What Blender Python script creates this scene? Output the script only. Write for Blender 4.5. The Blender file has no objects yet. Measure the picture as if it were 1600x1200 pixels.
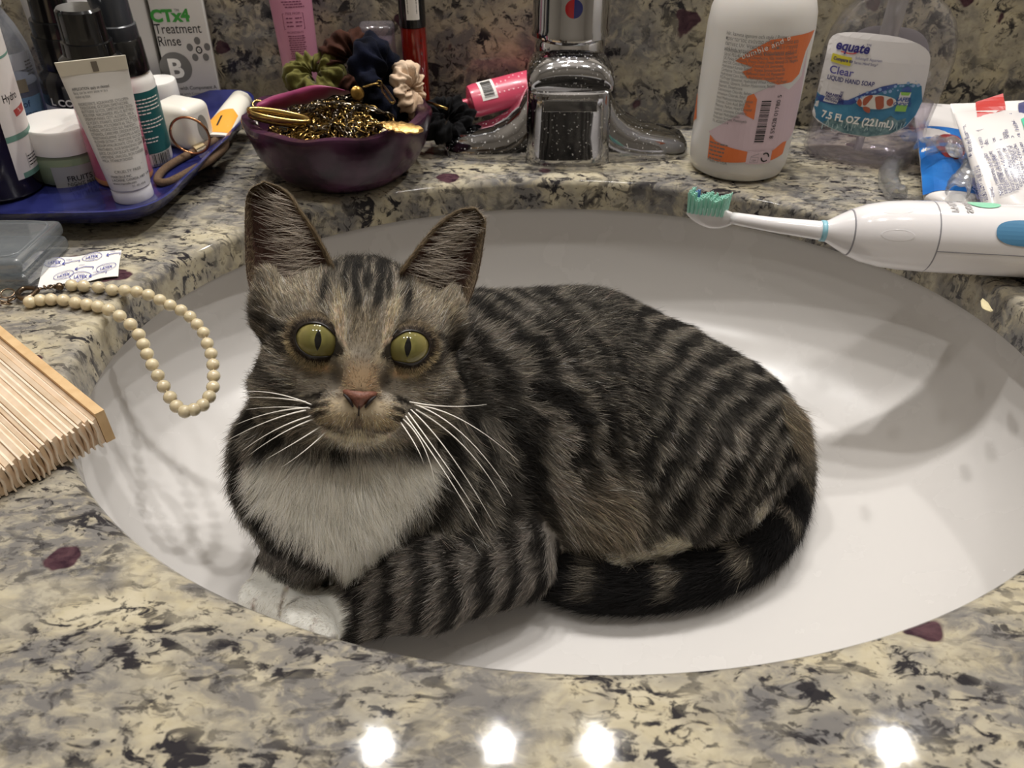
import bpy, bmesh, math, random
import numpy as np
from mathutils import Vector, Matrix, Euler
random.seed(7); rng = np.random.default_rng(7)
SC = bpy.context.scene
COL = SC.collection
# ------------------------------------------------------------------ camera
FPX = 1200.0; PITCH = math.radians(37.0); CAMH = 0.20
cam_data = bpy.data.cameras.new('camera'); cam = bpy.data.objects.new('camera', cam_data); COL.objects.link(cam)
cam.location = (0, 0, CAMH); cam.rotation_euler = (math.pi/2 - PITCH, 0, 0)
cam_data.sensor_width = 36.0; cam_data.lens = 36.0*FPX/1600.0
cam_data.clip_start = 0.01; cam_data.clip_end = 20
cam_data.dof.use_dof = True; cam_data.dof.focus_distance = 0.35; cam_data.dof.aperture_fstop = 20.0
SC.camera = cam
# ------------------------------------------------------------------ light: four round vanity bulbs above the backsplash, dim room around
world = bpy.data.worlds.new('room_light'); SC.world = world; world.use_nodes = True
bg = world.node_tree.nodes['Background']; bg.inputs[0].default_value = (0.95, 0.93, 0.95, 1); bg.inputs[1].default_value = 0.03
BULBS = [(-0.221, 17.0), (-0.021, 14.5), (0.142, 17.0), (0.627, 20.0)]
for bx_, pw in BULBS:
    ld = bpy.data.lights.new('vanity_bulb', 'POINT'); ld.energy = pw; ld.color = (1.0, 0.968, 0.93); ld.shadow_soft_size = 0.018
    lo = bpy.data.objects.new('vanity_bulb', ld); lo.location = (bx_, 0.65, 1.034); COL.objects.link(lo)
for cx_ in (-0.36, 0.02, 0.40):                                 # ceiling fitting with three bulbs over the room in front of the vanity
    ld = bpy.data.lights.new('ceiling_bulb', 'POINT'); ld.energy = 10.5; ld.color = (1.0, 0.97, 0.94); ld.shadow_soft_size = 0.05
    lo = bpy.data.objects.new('ceiling_bulb', ld); lo.location = (cx_, 0.08, 1.50); COL.objects.link(lo)
SC.view_settings.view_transform = 'Standard'; SC.view_settings.look = 'None'
SC.view_settings.gamma = 1.0; SC.view_settings.use_curve_mapping = False
SC.view_settings.exposure = -0.40
SC.cycles.diffuse_bounces = 8
# ------------------------------------------------------------------ helpers
CP, SP = math.cos(PITCH), math.sin(PITCH)
RIGHT = np.array([1., 0, 0]); UP = np.array([0, SP, CP]); FWD = np.array([0, CP, -SP]); CAMP = np.array([0, 0, CAMH])
def ray(u, v): return RIGHT*(u-800)/FPX + UP*(600-v)/FPX + FWD
def P(u, v, d): return CAMP + ray(u, v)*d                       # point at a given distance in front of the viewpoint
def on_z(u, v, z=0.0):
    r = ray(u, v); return CAMP + r*((z-CAMH)/r[2])
def on_y(u, v, y):
    r = ray(u, v); return CAMP + r*(y/r[1])
def lin(c):
    if isinstance(c, str):
        c = c.lstrip('#'); c = [int(c[i:i+2], 16)/255 for i in (0, 2, 4)]
    return tuple((x/12.92 if x <= 0.04045 else ((x+0.055)/1.055)**2.4) for x in c[:3])
def link(o, parent=None):
    COL.objects.link(o)
    if parent is not None: o.parent = parent
    return o
def tag(o, label=None, cat=None, group=None, kind=None):
    if label: o['label'] = label
    if cat: o['category'] = cat
    if group: o['group'] = group
    if kind: o['kind'] = kind
    return o
def empty(name, loc=(0, 0, 0), rot=(0, 0, 0), parent=None):
    o = bpy.data.objects.new(name, None); o.location = loc; o.rotation_euler = rot; o.empty_display_size = 0.01
    return link(o, parent)
def mesh_obj(name, verts, faces, mat=None, parent=None, smooth=True, sharp=None, loc=None, rot=None):
    me = bpy.data.meshes.new(name); me.from_pydata([tuple(map(float, v)) for v in verts], [], [tuple(map(int, f)) for f in faces])
    me.update()
    if smooth:
        me.polygons.foreach_set('use_smooth', [True]*len(me.polygons))
        if sharp: me.set_sharp_from_angle(angle=math.radians(sharp))
    if mat is not None: me.materials.append(mat)
    o = bpy.data.objects.new(name, me)
    if loc is not None: o.location = loc
    if rot is not None: o.rotation_euler = rot
    return link(o, parent)
class MB:                                                        # collects shapes for one mesh
    def __init__(s): s.v = []; s.f = []; s.m = []
    def add(s, v, f, m=0):
        n = len(s.v); s.v += [tuple(map(float, q)) for q in v]; s.f += [tuple(int(i)+n for i in q) for q in f]; s.m += [m]*len(f); return s
    def build(s, name, mats, parent=None, smooth=True, sharp=40, loc=None, rot=None):
        mats = mats if isinstance(mats, (list, tuple)) else [mats]
        o = mesh_obj(name, s.v, s.f, None, parent, smooth, sharp, loc, rot)
        for m in mats: o.data.materials.append(m)
        if len(mats) > 1: o.data.polygons.foreach_set('material_index', s.m)
        return o
def loft(sections, closed_ends=True):
    """sections: list of rings (n,3)"""
    n = len(sections[0]); v = [tuple(p) for s in sections for p in s]; f = []
    for i in range(len(sections)-1):
        a, b = i*n, (i+1)*n
        for j in range(n):
            k = (j+1) % n; f.append((a+j, a+k, b+k, b+j))
    if closed_ends:
        f.append(tuple(range(n-1, -1, -1))); e = (len(sections)-1)*n; f.append(tuple(range(e, e+n)))
    return v, f
def ring(z, rx, ry=None, n=32, e=2.0, cx=0, cy=0):
    ry = rx if ry is None else ry; out = []
    for i in range(n):
        t = 2*math.pi*i/n; c, s = math.cos(t), math.sin(t)
        out.append((cx+rx*math.copysign(abs(c)**(2/e), c), cy+ry*math.copysign(abs(s)**(2/e), s), z))
    return out
def lathe(prof, n=32, e=2.0, asp=1.0, ends=True):                # prof: (radius, z)
    return loft([ring(z, r, r*asp, n, e) for r, z in prof], ends)
def catmull(pts, m=8, closed=False):
    P_ = [np.array(p, float) for p in pts]; n = len(P_); out = []
    rngi = range(n if closed else n-1)
    for i in rngi:
        p1, p2 = P_[i], P_[(i+1) % n]
        p0 = P_[(i-1) % n] if (closed or i > 0) else 2*p1-p2
        p3 = P_[(i+2) % n] if (closed or i < n-2) else 2*p2-p1
        for k in range(m):
            t = k/m
            out.append(0.5*((2*p1)+(-p0+p2)*t+(2*p0-5*p1+4*p2-p3)*t*t+(-p0+3*p1-3*p2+p3)*t**3))
    if not closed: out.append(P_[-1])
    return np.array(out)
def tube(path, r, n=8, closed=False, flat=1.0, ends=True):
    path = np.array(path, float); m = len(path); r = np.full(m, r) if np.isscalar(r) else np.array(r, float)
    tan = np.zeros_like(path)
    for i in range(m):
        a = path[(i-1) % m] if (closed or i > 0) else path[i]; b = path[(i+1) % m] if (closed or i < m-1) else path[i]
        t = b-a; tan[i] = t/(np.linalg.norm(t)+1e-12)
    up = np.array([0, 0, 1.]) if abs(tan[0][2]) < 0.9 else np.array([1., 0, 0])
    nrm = np.cross(up, tan[0]); nrm /= np.linalg.norm(nrm); rings = []; N0 = nrm.copy()
    for i in range(m):
        nrm = nrm-tan[i]*np.dot(nrm, tan[i]); nrm /= np.linalg.norm(nrm)+1e-12; bn = np.cross(tan[i], nrm)
        rings.append([path[i]+r[i]*(math.cos(2*math.pi*j/n)*nrm+flat*math.sin(2*math.pi*j/n)*bn) for j in range(n)])
    if closed:
        v = [tuple(p) for s in rings for p in s]; f = []
        # pick the twist offset that closes the ring best
        off = int(np.argmin([np.linalg.norm(np.array(rings[-1][0])-np.array(rings[0][k])) for k in range(n)]))
        for i in range(m):
            a = i*n; b = ((i+1) % m)*n; o_ = off if i == m-1 else 0
            for j in range(n):
                k = (j+1) % n; f.append((a+j, a+k, b+(k+o_) % n, b+(j+o_) % n))
        return v, f
    return loft(rings, ends)
def rbox(sx, sy, sz, r=0.002, seg=3, c=(0, 0, 0)):
    """rounded box standing on z=0 at c"""
    bm = bmesh.new(); bmesh.ops.create_cube(bm, size=1.0)
    for v in bm.verts: v.co = Vector((v.co.x*sx, v.co.y*sy, (v.co.z+0.5)*sz))
    if r > 0: bmesh.ops.bevel(bm, geom=list(bm.edges), offset=r, segments=seg, profile=0.5, affect='EDGES')
    bm.verts.index_update()
    v = [(q.co.x+c[0], q.co.y+c[1], q.co.z+c[2]) for q in bm.verts]; f = [[w.index for w in q.verts] for q in bm.faces]
    bm.free(); return v, f
def uvsphere(r, nu=16, nv=10, c=(0, 0, 0), sc=(1, 1, 1)):
    v = [(c[0], c[1], c[2]+r*sc[2])]; f = []
    for i in range(1, nv):
        ph = math.pi*i/nv
        for j in range(nu):
            th = 2*math.pi*j/nu
            v.append((c[0]+r*sc[0]*math.sin(ph)*math.cos(th), c[1]+r*sc[1]*math.sin(ph)*math.sin(th), c[2]+r*sc[2]*math.cos(ph)))
    v.append((c[0], c[1], c[2]-r*sc[2])); L = len(v)-1
    for j in range(nu): f.append((0, 1+j, 1+(j+1) % nu))
    for i in range(nv-2):
        a, b = 1+i*nu, 1+(i+1)*nu
        for j in range(nu): f.append((a+j, b+j, b+(j+1) % nu, a+(j+1) % nu))
    a = 1+(nv-2)*nu
    for j in range(nu): f.append((L, a+(j+1) % nu, a+j))
    return v, f
def xf(vf, M):
    v, f = vf; return [tuple(M @ Vector(q)) for q in v], f
def basis(x, y, z, o):
    return Matrix(((x[0], y[0], z[0], o[0]), (x[1], y[1], z[1], o[1]), (x[2], y[2], z[2], o[2]), (0, 0, 0, 1)))
# ------------------------------------------------------------------ text as thin printed meshes
_txt_cache = {}
def text_geo(s, size, align='LEFT', bold=0.0, shear=0.0, squeeze=1.0, spacing=1.0):
    key = (s, align, bold, shear, spacing)
    if key not in _txt_cache:
        cu = bpy.data.curves.new('t', 'FONT'); cu.body = s; cu.size = 1.0; cu.align_x = align; cu.offset = bold; cu.shear = shear
        cu.space_character = spacing; cu.resolution_u = 3; cu.fill_mode = 'FRONT' if hasattr(cu, 'fill_mode') else cu.fill_mode
        o = bpy.data.objects.new('t', cu); COL.objects.link(o)
        dg = bpy.context.evaluated_depsgraph_get(); me = o.evaluated_get(dg).to_mesh()
        v = np.array([q.co[:] for q in me.vertices]).reshape(-1, 3); f = [tuple(q.vertices) for q in me.polygons]
        o.evaluated_get(dg).to_mesh_clear(); bpy.data.objects.remove(o); bpy.data.curves.remove(cu)
        _txt_cache[key] = (v, f)
    v, f = _txt_cache[key]
    if len(v) == 0: return [], []
    v = v*size; v = v*np.array([squeeze, 1, 1]); return v, f
class Print:
    """flat print collected in label space (x right, y up, metres) then wrapped on a surface by fn(x, y) -> 3D point"""
    def __init__(s, fn): s.fn = fn; s.mb = {}
    def _add(s, m, v, f):
        if len(v) == 0: return
        mb = s.mb.setdefault(m, MB()); mb.add([s.fn(q[0], q[1]) for q in v], f)
    def text(s, m, t, x, y, size, align='LEFT', bold=0.0, rot=0.0, shear=0.0, squeeze=1.0, spacing=1.0):
        v, f = text_geo(t, size, align, bold, shear, squeeze, spacing)
        if len(v) == 0: return
        c, sn = math.cos(rot), math.sin(rot)
        s._add(m, [(x+q[0]*c-q[1]*sn, y+q[0]*sn+q[1]*c) for q in v], f)
    def rect(s, m, x0, y0, x1, y1, nx=1, ny=1):
        v = [(x0+(x1-x0)*i/nx, y0+(y1-y0)*j/ny) for j in range(ny+1) for i in range(nx+1)]
        f = [(j*(nx+1)+i, j*(nx+1)+i+1, (j+1)*(nx+1)+i+1, (j+1)*(nx+1)+i) for j in range(ny) for i in range(nx)]
        s._add(m, v, f)
    def poly(s, m, pts, smooth=0, cell=0.004):
        """filled outline, subdivided in strips so it wraps"""
        pts = catmull([(p[0], p[1], 0) for p in pts], smooth, True)[:, :2] if smooth else np.array(pts, float)
        bm = bmesh.new(); vs = [bm.verts.new((p[0], p[1], 0)) for p in pts]; bm.faces.new(vs)
        bmesh.ops.triangulate(bm, faces=list(bm.faces))
        x0, x1 = pts[:, 0].min(), pts[:, 0].max(); y0, y1 = pts[:, 1].min(), pts[:, 1].max()
        for ax, a, b in ((0, x0, x1), (1, y0, y1)):
            k = a+cell
            while k < b:
                co = (k, 0, 0) if ax == 0 else (0, k, 0); no = (1, 0, 0) if ax == 0 else (0, 1, 0)
                bmesh.ops.bisect_plane(bm, geom=list(bm.verts)+list(bm.edges)+list(bm.faces), plane_co=co, plane_no=no); k += cell
        bm.verts.index_update(); v = [(q.co.x, q.co.y) for q in bm.verts]; f = [[w.index for w in q.verts] for q in bm.faces]; bm.free()
        s._add(m, v, f)
    def disc(s, m, x, y, rx, ry=None, n=20, rot=0.0):
        ry = ry or rx; c, sn = math.cos(rot), math.sin(rot)
        pts = [(rx*math.cos(2*math.pi*i/n), ry*math.sin(2*math.pi*i/n)) for i in range(n)]
        s._add(m, [(x+a*c-b*sn, y+a*sn+b*c) for a, b in pts], [tuple(range(n))])
    def line(s, m, pts, w):
        pts = np.array(pts, float); v = []; f = []
        for i, p in enumerate(pts):
            a = pts[max(i-1, 0)]; b = pts[min(i+1, len(pts)-1)]; t = (b-a)/(np.linalg.norm(b-a)+1e-9); nn = np.array([-t[1], t[0]])*w/2
            v += [tuple(p+nn), tuple(p-nn)]
            if i: f.append((2*i-2, 2*i-1, 2*i+1, 2*i))
        s._add(m, v, f)
    def frame(s, m, x0, y0, x1, y1, w):
        s.line(m, [(x0, y0), (x1, y0)], w); s.line(m, [(x1, y0), (x1, y1)], w); s.line(m, [(x1, y1), (x0, y1)], w); s.line(m, [(x0, y1), (x0, y0)], w)
    def scribble(s, m, x, y, w, size, seed=0):                     # a line of print too small to read: word-shaped dashes
        r = random.Random(seed*31+int(x*1e5)+int(y*1e5)); k = 0.0
        while k < w:
            d = min(size*r.uniform(.8, 2.6), w-k)
            if d > size*.3: s.rect(m, x+k, y, x+k+d, y+size*.55)
            k += d+size*.35
    def barcode(s, m, x, y, w, h, n=26, seed=1, vertical=False):
        r = random.Random(seed); k = 0.0; tot = w if not vertical else h
        while k < tot-tot/n*0.5:
            b = tot/n*r.choice((0.35, 0.5, 0.8, 1.0)); g = tot/n*r.choice((0.4, 0.6, 0.8))
            b = min(b, tot-k)
            if vertical: s.rect(m, x, y+k, x+w, y+k+b)
            else: s.rect(m, x+k, y, x+k+b, y+h)
            k += b+g
    def build(s, parent, names=None):
        out = []
        for m, mb in s.mb.items():
            nm = (names or {}).get(m.name, 'printed_text'); o_ = mb.build(nm, m, parent, smooth=False); out.append(o_)
            if nm.startswith(('printed', 'barcode', 'label_b', 'label_f', 'label_r', 'orange_print')): o_['kind'] = 'stuff'
        return out
# ------------------------------------------------------------------ materials
MATS = {}
def mat(name, color=(0.8, 0.8, 0.8), rough=0.5, metal=0.0, trans=0.0, ior=1.45, coat=0.0, sss=0.0, vary=0.0, vscale=60.0, bump=0.0, bscale=300.0,
        sheen=0.0, alpha=1.0, color2=None, spec=0.5, sss_r=0.004, detail=4.0):
    if name in MATS: return MATS[name]
    m = bpy.data.materials.new(name); m.use_nodes = True; nt = m.node_tree; b = nt.nodes['Principled BSDF']; MATS[name] = m
    c = lin(color); b.inputs['Base Color'].default_value = (*c, 1)
    b.inputs['Roughness'].default_value = rough; b.inputs['Metallic'].default_value = metal
    b.inputs['Transmission Weight'].default_value = trans; b.inputs['IOR'].default_value = ior
    b.inputs['Coat Weight'].default_value = coat; b.inputs['Coat Roughness'].default_value = 0.08
    b.inputs['Specular IOR Level'].default_value = spec; b.inputs['Alpha'].default_value = alpha
    if sss: b.inputs['Subsurface Weight'].default_value = sss; b.inputs['Subsurface Radius'].default_value = (1.0, 0.8, 0.6); b.inputs['Subsurface Scale'].default_value = sss_r
    if sheen: b.inputs['Sheen Weight'].default_value = sheen; b.inputs['Sheen Roughness'].default_value = 0.4
    if vary or color2 or bump:
        tc = nt.nodes.new('ShaderNodeTexCoord')
    if vary or color2:
        nz = nt.nodes.new('ShaderNodeTexNoise'); nz.inputs['Scale'].default_value = vscale; nz.inputs['Detail'].default_value = detail
        nt.links.new(tc.outputs['Object'], nz.inputs['Vector'])
        rp = nt.nodes.new('ShaderNodeValToRGB'); rp.color_ramp.elements[0].position = 0.35; rp.color_ramp.elements[1].position = 0.65
        c2 = lin(color2) if color2 else tuple(min(1, x*(1+vary)) for x in c); c1 = c if color2 else tuple(x*(1-vary) for x in c)
        rp.color_ramp.elements[0].color = (*c1, 1); rp.color_ramp.elements[1].color = (*c2, 1)
        nt.links.new(nz.outputs['Fac'], rp.inputs['Fac']); nt.links.new(rp.outputs['Color'], b.inputs['Base Color'])
    if bump:
        n2 = nt.nodes.new('ShaderNodeTexNoise'); n2.inputs['Scale'].default_value = bscale; n2.inputs['Detail'].default_value = 3
        bp = nt.nodes.new('ShaderNodeBump'); bp.inputs['Strength'].default_value = bump; bp.inputs['Distance'].default_value = 0.001
        nt.links.new(tc.outputs['Object'], n2.inputs['Vector']); nt.links.new(n2.outputs['Fac'], bp.inputs['Height']); nt.links.new(bp.outputs['Normal'], b.inputs['Normal'])
    return m
def granite(name):
    m = bpy.data.materials.new(name); m.use_nodes = True; nt = m.node_tree; b = nt.nodes['Principled BSDF']; N = nt.nodes.new; L = nt.links.new
    tc = N('ShaderNodeTexCoord')
    def noise(scale, detail=4, rough=0.55, dist=0.0, rot=0.0, sc=(1, 1, 1), off=(0, 0, 0)):
        mp = N('ShaderNodeMapping'); mp.inputs['Rotation'].default_value = (0, 0, rot); mp.inputs['Scale'].default_value = sc; mp.inputs['Location'].default_value = off
        nz = N('ShaderNodeTexNoise'); nz.inputs['Scale'].default_value = scale; nz.inputs['Detail'].default_value = detail
        nz.inputs['Roughness'].default_value = rough; nz.inputs['Distortion'].default_value = dist
        L(tc.outputs['Object'], mp.inputs['Vector']); L(mp.outputs['Vector'], nz.inputs['Vector']); return nz.outputs['Fac'], mp
    def ramp(f, stops):
        r = N('ShaderNodeValToRGB'); e = r.color_ramp.elements
        while len(e) < len(stops): e.new(0.5)
        for i, (p, c) in enumerate(stops): e[i].position = p; e[i].color = (*(lin(c) if isinstance(c, str) else (c, c, c)), 1)
        L(f, r.inputs['Fac']); return r.outputs['Color']
    def mix(fac, a, c):
        x = N('ShaderNodeMix'); x.data_type = 'RGBA'; L(fac, x.inputs['Factor'])
        if isinstance(a, str): x.inputs['A'].default_value = (*lin(a), 1)
        else: L(a, x.inputs['A'])
        if isinstance(c, str): x.inputs['B'].default_value = (*lin(c), 1)
        else: L(c, x.inputs['B'])
        return x.outputs['Result']
    def mul(a, c, op='MULTIPLY'):
        x = N('ShaderNodeMath'); x.operation = op; x.use_clamp = True; L(a, x.inputs[0])
        if isinstance(c, float): x.inputs[1].default_value = c
        else: L(c, x.inputs[1])
        return x.outputs[0]
    n1, _ = noise(38, 5, 0.6, 0.6, 0.6, (1, 1.5, 1))
    base = ramp(n1, [(0.30, '#6f6d6c'), (0.42, '#989284'), (0.55, '#b3a98f'), (0.72, '#c6bda6')])
    n2, _ = noise(130, 4, 0.6, 0.5, 0.6, (1, 1.6, 1), (3, 1, 0))
    base = mix(ramp(n2, [(0.40, 0.0), (0.62, 0.55)]), base, '#bfb7a2')
    n3, _ = noise(15, 3, 0.55, 0.9, 0.7, (1, 1.4, 1), (7, 2, 1))                       # grey clouds
    cloud = ramp(n3, [(0.42, 0.0), (0.56, 1.0)])
    n4, _ = noise(90, 5, 0.65, 0.8, 0.7, (1, 1.8, 1), (1, 9, 0))
    base = mix(mul(cloud, ramp(n4, [(0.40, 0.25), (0.54, 0.9)])), base, '#6d6b6b')
    n5, _ = noise(85, 6, 0.62, 0.9, 0.75, (1, 2.1, 1), (5, 5, 2))                     # black flecks gathered in the clouds
    fl = ramp(n5, [(0.525, 0.0), (0.585, 1.0)]); n6, _ = noise(24, 3, 0.6, 0.6, 0.7, (1, 1.3, 1), (11, 3, 5))
    gate = ramp(n6, [(0.38, 0.25), (0.55, 1.0)])
    base = mix(mul(fl, gate), base, '#2f2d30')
    n7, _ = noise(210, 4, 0.6, 0.6, 0.5, (1, 1.6, 1), (2, 8, 4))
    base = mix(mul(ramp(n7, [(0.575, 0.0), (0.63, 0.85)]), gate), base, '#26252a')
    # wine red garnets
    n8, mp = noise(60, 2, 0.5, 0.0); vo = N('ShaderNodeTexVoronoi'); vo.inputs['Scale'].default_value = 30; vo.inputs['Randomness'].default_value = 1.0
    mx = N('ShaderNodeVectorMath'); mx.operation = 'MULTIPLY_ADD'; nzc = N('ShaderNodeTexNoise'); nzc.inputs['Scale'].default_value = 70
    L(tc.outputs['Object'], nzc.inputs['Vector']); L(nzc.outputs['Color'], mx.inputs[0]); mx.inputs[1].default_value = (0.014, 0.014, 0.014); L(tc.outputs['Object'], mx.inputs[2])
    L(mx.outputs[0], vo.inputs['Vector'])
    sep = N('ShaderNodeSeparateColor'); L(vo.outputs['Color'], sep.inputs[0])
    lim = N('ShaderNodeMapRange'); lim.inputs[1].default_value = 0.45; lim.inputs[2].default_value = 1.0; lim.inputs[3].default_value = 0.0; lim.inputs[4].default_value = 0.30; L(sep.outputs[0], lim.inputs[0])
    sub = mul(lim.outputs[0], vo.outputs['Distance'], 'SUBTRACT'); g = N('ShaderNodeMapRange'); g.inputs[1].default_value = 0.0; g.inputs[2].default_value = 0.03; L(sub, g.inputs[0])
    gcol = ramp(n2, [(0.35, '#33202a'), (0.6, '#553c42')])
    base = mix(g.outputs[0], base, gcol)
    L(base, b.inputs['Base Color']); b.inputs['Roughness'].default_value = 0.14; b.inputs['Specular IOR Level'].default_value = 0.25
    rr, _ = noise(200, 3); L(ramp(rr, [(0.3, 0.03), (0.7, 0.07)]), b.inputs['Roughness'])
    return m
# ------------------------------------------------------------------ counter, basin, backsplash
SX, SY, SA, SB = 0.0286, 0.3106, 0.2286, 0.1822                   # oval cut-out: centre and half axes
CT = 0.021                                                       # stone thickness
WALL_Y = 0.600
M_GRAN = granite('speckled_granite')
def counter():
    n = 160; R = 0.005; mb = []
    prof = [(-CT, 0.0)]+[(-CT+0.0025, 0.0)]
    for i in range(7):
        t = math.pi/2*i/6; prof.append((-R+R*math.sin(t), R-R*math.cos(t)))       # (z, outward offset)
    def bound(t):                                                # where a spoke meets the slab's outer rectangle
        x0, x1, y0, y1 = -0.62, 0.66, 0.02, WALL_Y+0.02; dx, dy = math.cos(t), math.sin(t)
        k = min([q for q in ((x1-SX)/dx if dx > 1e-9 else 9, (x0-SX)/dx if dx < -1e-9 else 9, (y1-SY)/dy if dy > 1e-9 else 9, (y0-SY)/dy if dy < -1e-9 else 9)])
        return SX+dx*k, SY+dy*k
    rings = []
    for z, o in prof: rings.append([(SX+(SA+o)*math.cos(2*math.pi*i/n), SY+(SB+o)*math.sin(2*math.pi*i/n), z) for i in range(n)])
    last = rings[-1]
    angs = [math.atan2(p[1]-SY, p[0]-SX) for p in last]
    corners = [math.atan2(cy-SY, cx-SX) for cx in (-0.62, 0.66) for cy in (0.02, WALL_Y+0.02)]
    for c in corners:
        i = int(np.argmin([abs(math.remainder(a-c, 2*math.pi)) for a in angs])); angs[i] = c
    outer = [bound(a) for a in angs]
    for k in (0.08, 0.35, 1.0): rings.append([(p[0]+(q[0]-p[0])*k, p[1]+(q[1]-p[1])*k, 0.0) for p, q in zip(last, outer)])
    rings.append([(q[0], q[1], -CT) for q in outer]); rings.append(rings[0])
    v, f = loft(rings, False)
    return mesh_obj('countertop', v, f, M_GRAN, sharp=60)
tag(counter(), 'speckled cream and grey granite countertop around the sink', kind='structure')
# wall behind the counter: a stone upstand, cut from the same slab
wv, wf = rbox(1.28, 0.02, 0.16, 0.002, 2, (0.02, WALL_Y+0.01, -0.001))
M_SPL = granite('speckled_granite_upstand')
nt = M_SPL.node_tree
for nd in nt.nodes:                                              # the pattern runs over the upright face
    if nd.type == 'MAPPING': nd.inputs['Rotation'].default_value = (math.radians(90), 0.0, 0.25)
tag(mesh_obj('wall_back', wv, wf, M_SPL, sharp=40), 'granite backsplash behind the faucet', kind='structure')
def bowl_z(x, y):
    r = math.hypot((x-SX)/(SA+0.010), (y-SY)/(SB+0.010)); r = min(r, 0.9999)
    return -CT-0.100*(1-r**3.4)**0.35
def basin():
    n = 128; rings = []
    rs = list(np.linspace(0.0, 0.6, 10)[1:])+list(1-np.linspace(0.4**.5, 0.0, 48)[1:]**2)
    rs = sorted(set([round(float(q), 5) for q in rs]))
    A, B = SA+0.010, SB+0.010
    # outer flange under the stone
    rings.append([(SX+(A+0.02)*math.cos(2*math.pi*i/n), SY+(B+0.02)*math.sin(2*math.pi*i/n), -CT-0.0005) for i in range(n)])
    for r in reversed(rs):
        z = -CT-0.0005-0.100*(1-min(r, 1)**3.4)**0.35
        rings.append([(SX+A*r*math.cos(2*math.pi*i/n), SY+B*r*math.sin(2*math.pi*i/n), z) for i in range(n)])
    v, f = loft(rings, False); e = (len(rings)-1)*n; f.append(tuple(range(e, e+n)))
    f = [tuple(reversed(q)) for q in f]
    m = mat('white_porcelain', '#d3d0cd', 0.10, coat=0.0, spec=0.45)
    nt = m.node_tree; b = nt.nodes['Principled BSDF']
    tc = nt.nodes.new('ShaderNodeTexCoord'); nz = nt.nodes.new('ShaderNodeTexNoise'); nz.inputs['Scale'].default_value = 26; nz.inputs['Detail'].default_value = 8
    rp = nt.nodes.new('ShaderNodeValToRGB'); rp.color_ramp.elements[0].position = 0.5; rp.color_ramp.elements[0].color = (0.22, 0.22, 0.22, 1)
    rp.color_ramp.elements[1].position = 0.75; rp.color_ramp.elements[1].color = (0.42, 0.42, 0.42, 1)
    nt.links.new(tc.outputs['Object'], nz.inputs['Vector']); nt.links.new(nz.outputs['Fac'], rp.inputs['Fac']); nt.links.new(rp.outputs['Color'], b.inputs['Roughness'])
    o = mesh_obj('sink_basin', v, f, m)
    return tag(o, 'oval white porcelain undermount sink basin holding the cat', 'sink')
BASIN = basin()

# the bathroom around the vanity: painted walls, ceiling and floor, lit by the bulbs only
M_WALL = mat('painted_wall', '#8a847a', .75, vary=.03, vscale=3, bump=.1, bscale=120); M_CEIL = mat('ceiling_paint', '#9a958d', .8); M_FLOOR = mat('floor_tile', '#6f675c', .4, vary=.1, vscale=6)
for nm, sz, c in (('wall_left', (.05, 2.6, 2.9), (-1.15, -.05, -.88)), ('wall_right', (.05, 2.6, 2.9), (1.35, -.05, -.88)), ('wall_front', (2.6, .05, 2.9), (.10, -1.20, -.88)), ('wall_upper', (2.6, .05, 2.9), (.10, 1.20, -.88)), ('ceiling', (2.7, 2.7, .05), (.10, -.05, 1.98)), ('floor', (2.7, 2.7, .05), (.05, -.05, -.90))):
    v, f = rbox(*sz, 0, 1, c); tag(mesh_obj(nm, v, f, M_CEIL if nm == 'ceiling' else (M_FLOOR if nm == 'floor' else M_WALL), smooth=False), kind='structure')
# ------------------------------------------------------------------ the cat: one continuous body grown from smooth-blended volumes
def vnoise(p, scale, seed=0):
    q = p*scale+seed*17.31; i = np.floor(q).astype(np.int64); f = q-i; f = f*f*(3-2*f); out = 0
    for dx in (0, 1):
        for dy in (0, 1):
            for dz in (0, 1):
                a = (i[:, 0]+dx)*73856093 ^ (i[:, 1]+dy)*19349663 ^ (i[:, 2]+dz)*83492791 ^ (seed*2654435761 & 0x7fffffff)
                a = (a ^ (a >> 13))*1274126177 & 0x7fffffff; h_ = ((a ^ (a >> 16)) & 0xffff)/65535.0
                w = (f[:, 0] if dx else 1-f[:, 0])*(f[:, 1] if dy else 1-f[:, 1])*(f[:, 2] if dz else 1-f[:, 2])
                out = out+w*h_
    return out*2-1
def d_bowl(u, v, r):                                             # distance at which a ball of radius r touches the basin
    d = 0.2
    while d < 0.6:
        q = P(u, v, d)
        if q[2]-bowl_z(q[0], q[1]) < r*1.02: return d
        d += 0.001
    return d
HE_D = 0.300; S = HE_D/FPX                                       # head scale: metres per unit
HE = P(568, 536, HE_D)
th = math.radians(4.4)
HZ = (CAMP-HE)/np.linalg.norm(CAMP-HE)
hx = math.cos(th)*RIGHT-math.sin(th)*UP; HX = hx-HZ*np.dot(hx, HZ); HX /= np.linalg.norm(HX); HY = np.cross(HZ, HX)
HR = np.stack([HX, HY, HZ])
def H(x, y, z): return HE+S*(HX*x+HY*y+HZ*z)
PR = []                                                          # (kind, group, k, data)
def ell(g, c, r, k, frame=None): PR.append(('E', g, k, np.array(c, float), np.array(r, float), HR if frame is None else frame))
def cone(g, a, b, ra, rb, k): PR.append(('C', g, k, np.array(a, float), np.array(b, float), ra, rb))
CF = np.stack([RIGHT, UP, -FWD])
G_HEAD, G_TORSO, G_CHEST, G_ARML, G_ARMR, G_TAIL, G_HIND, G_THIGH = range(8)
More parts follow.
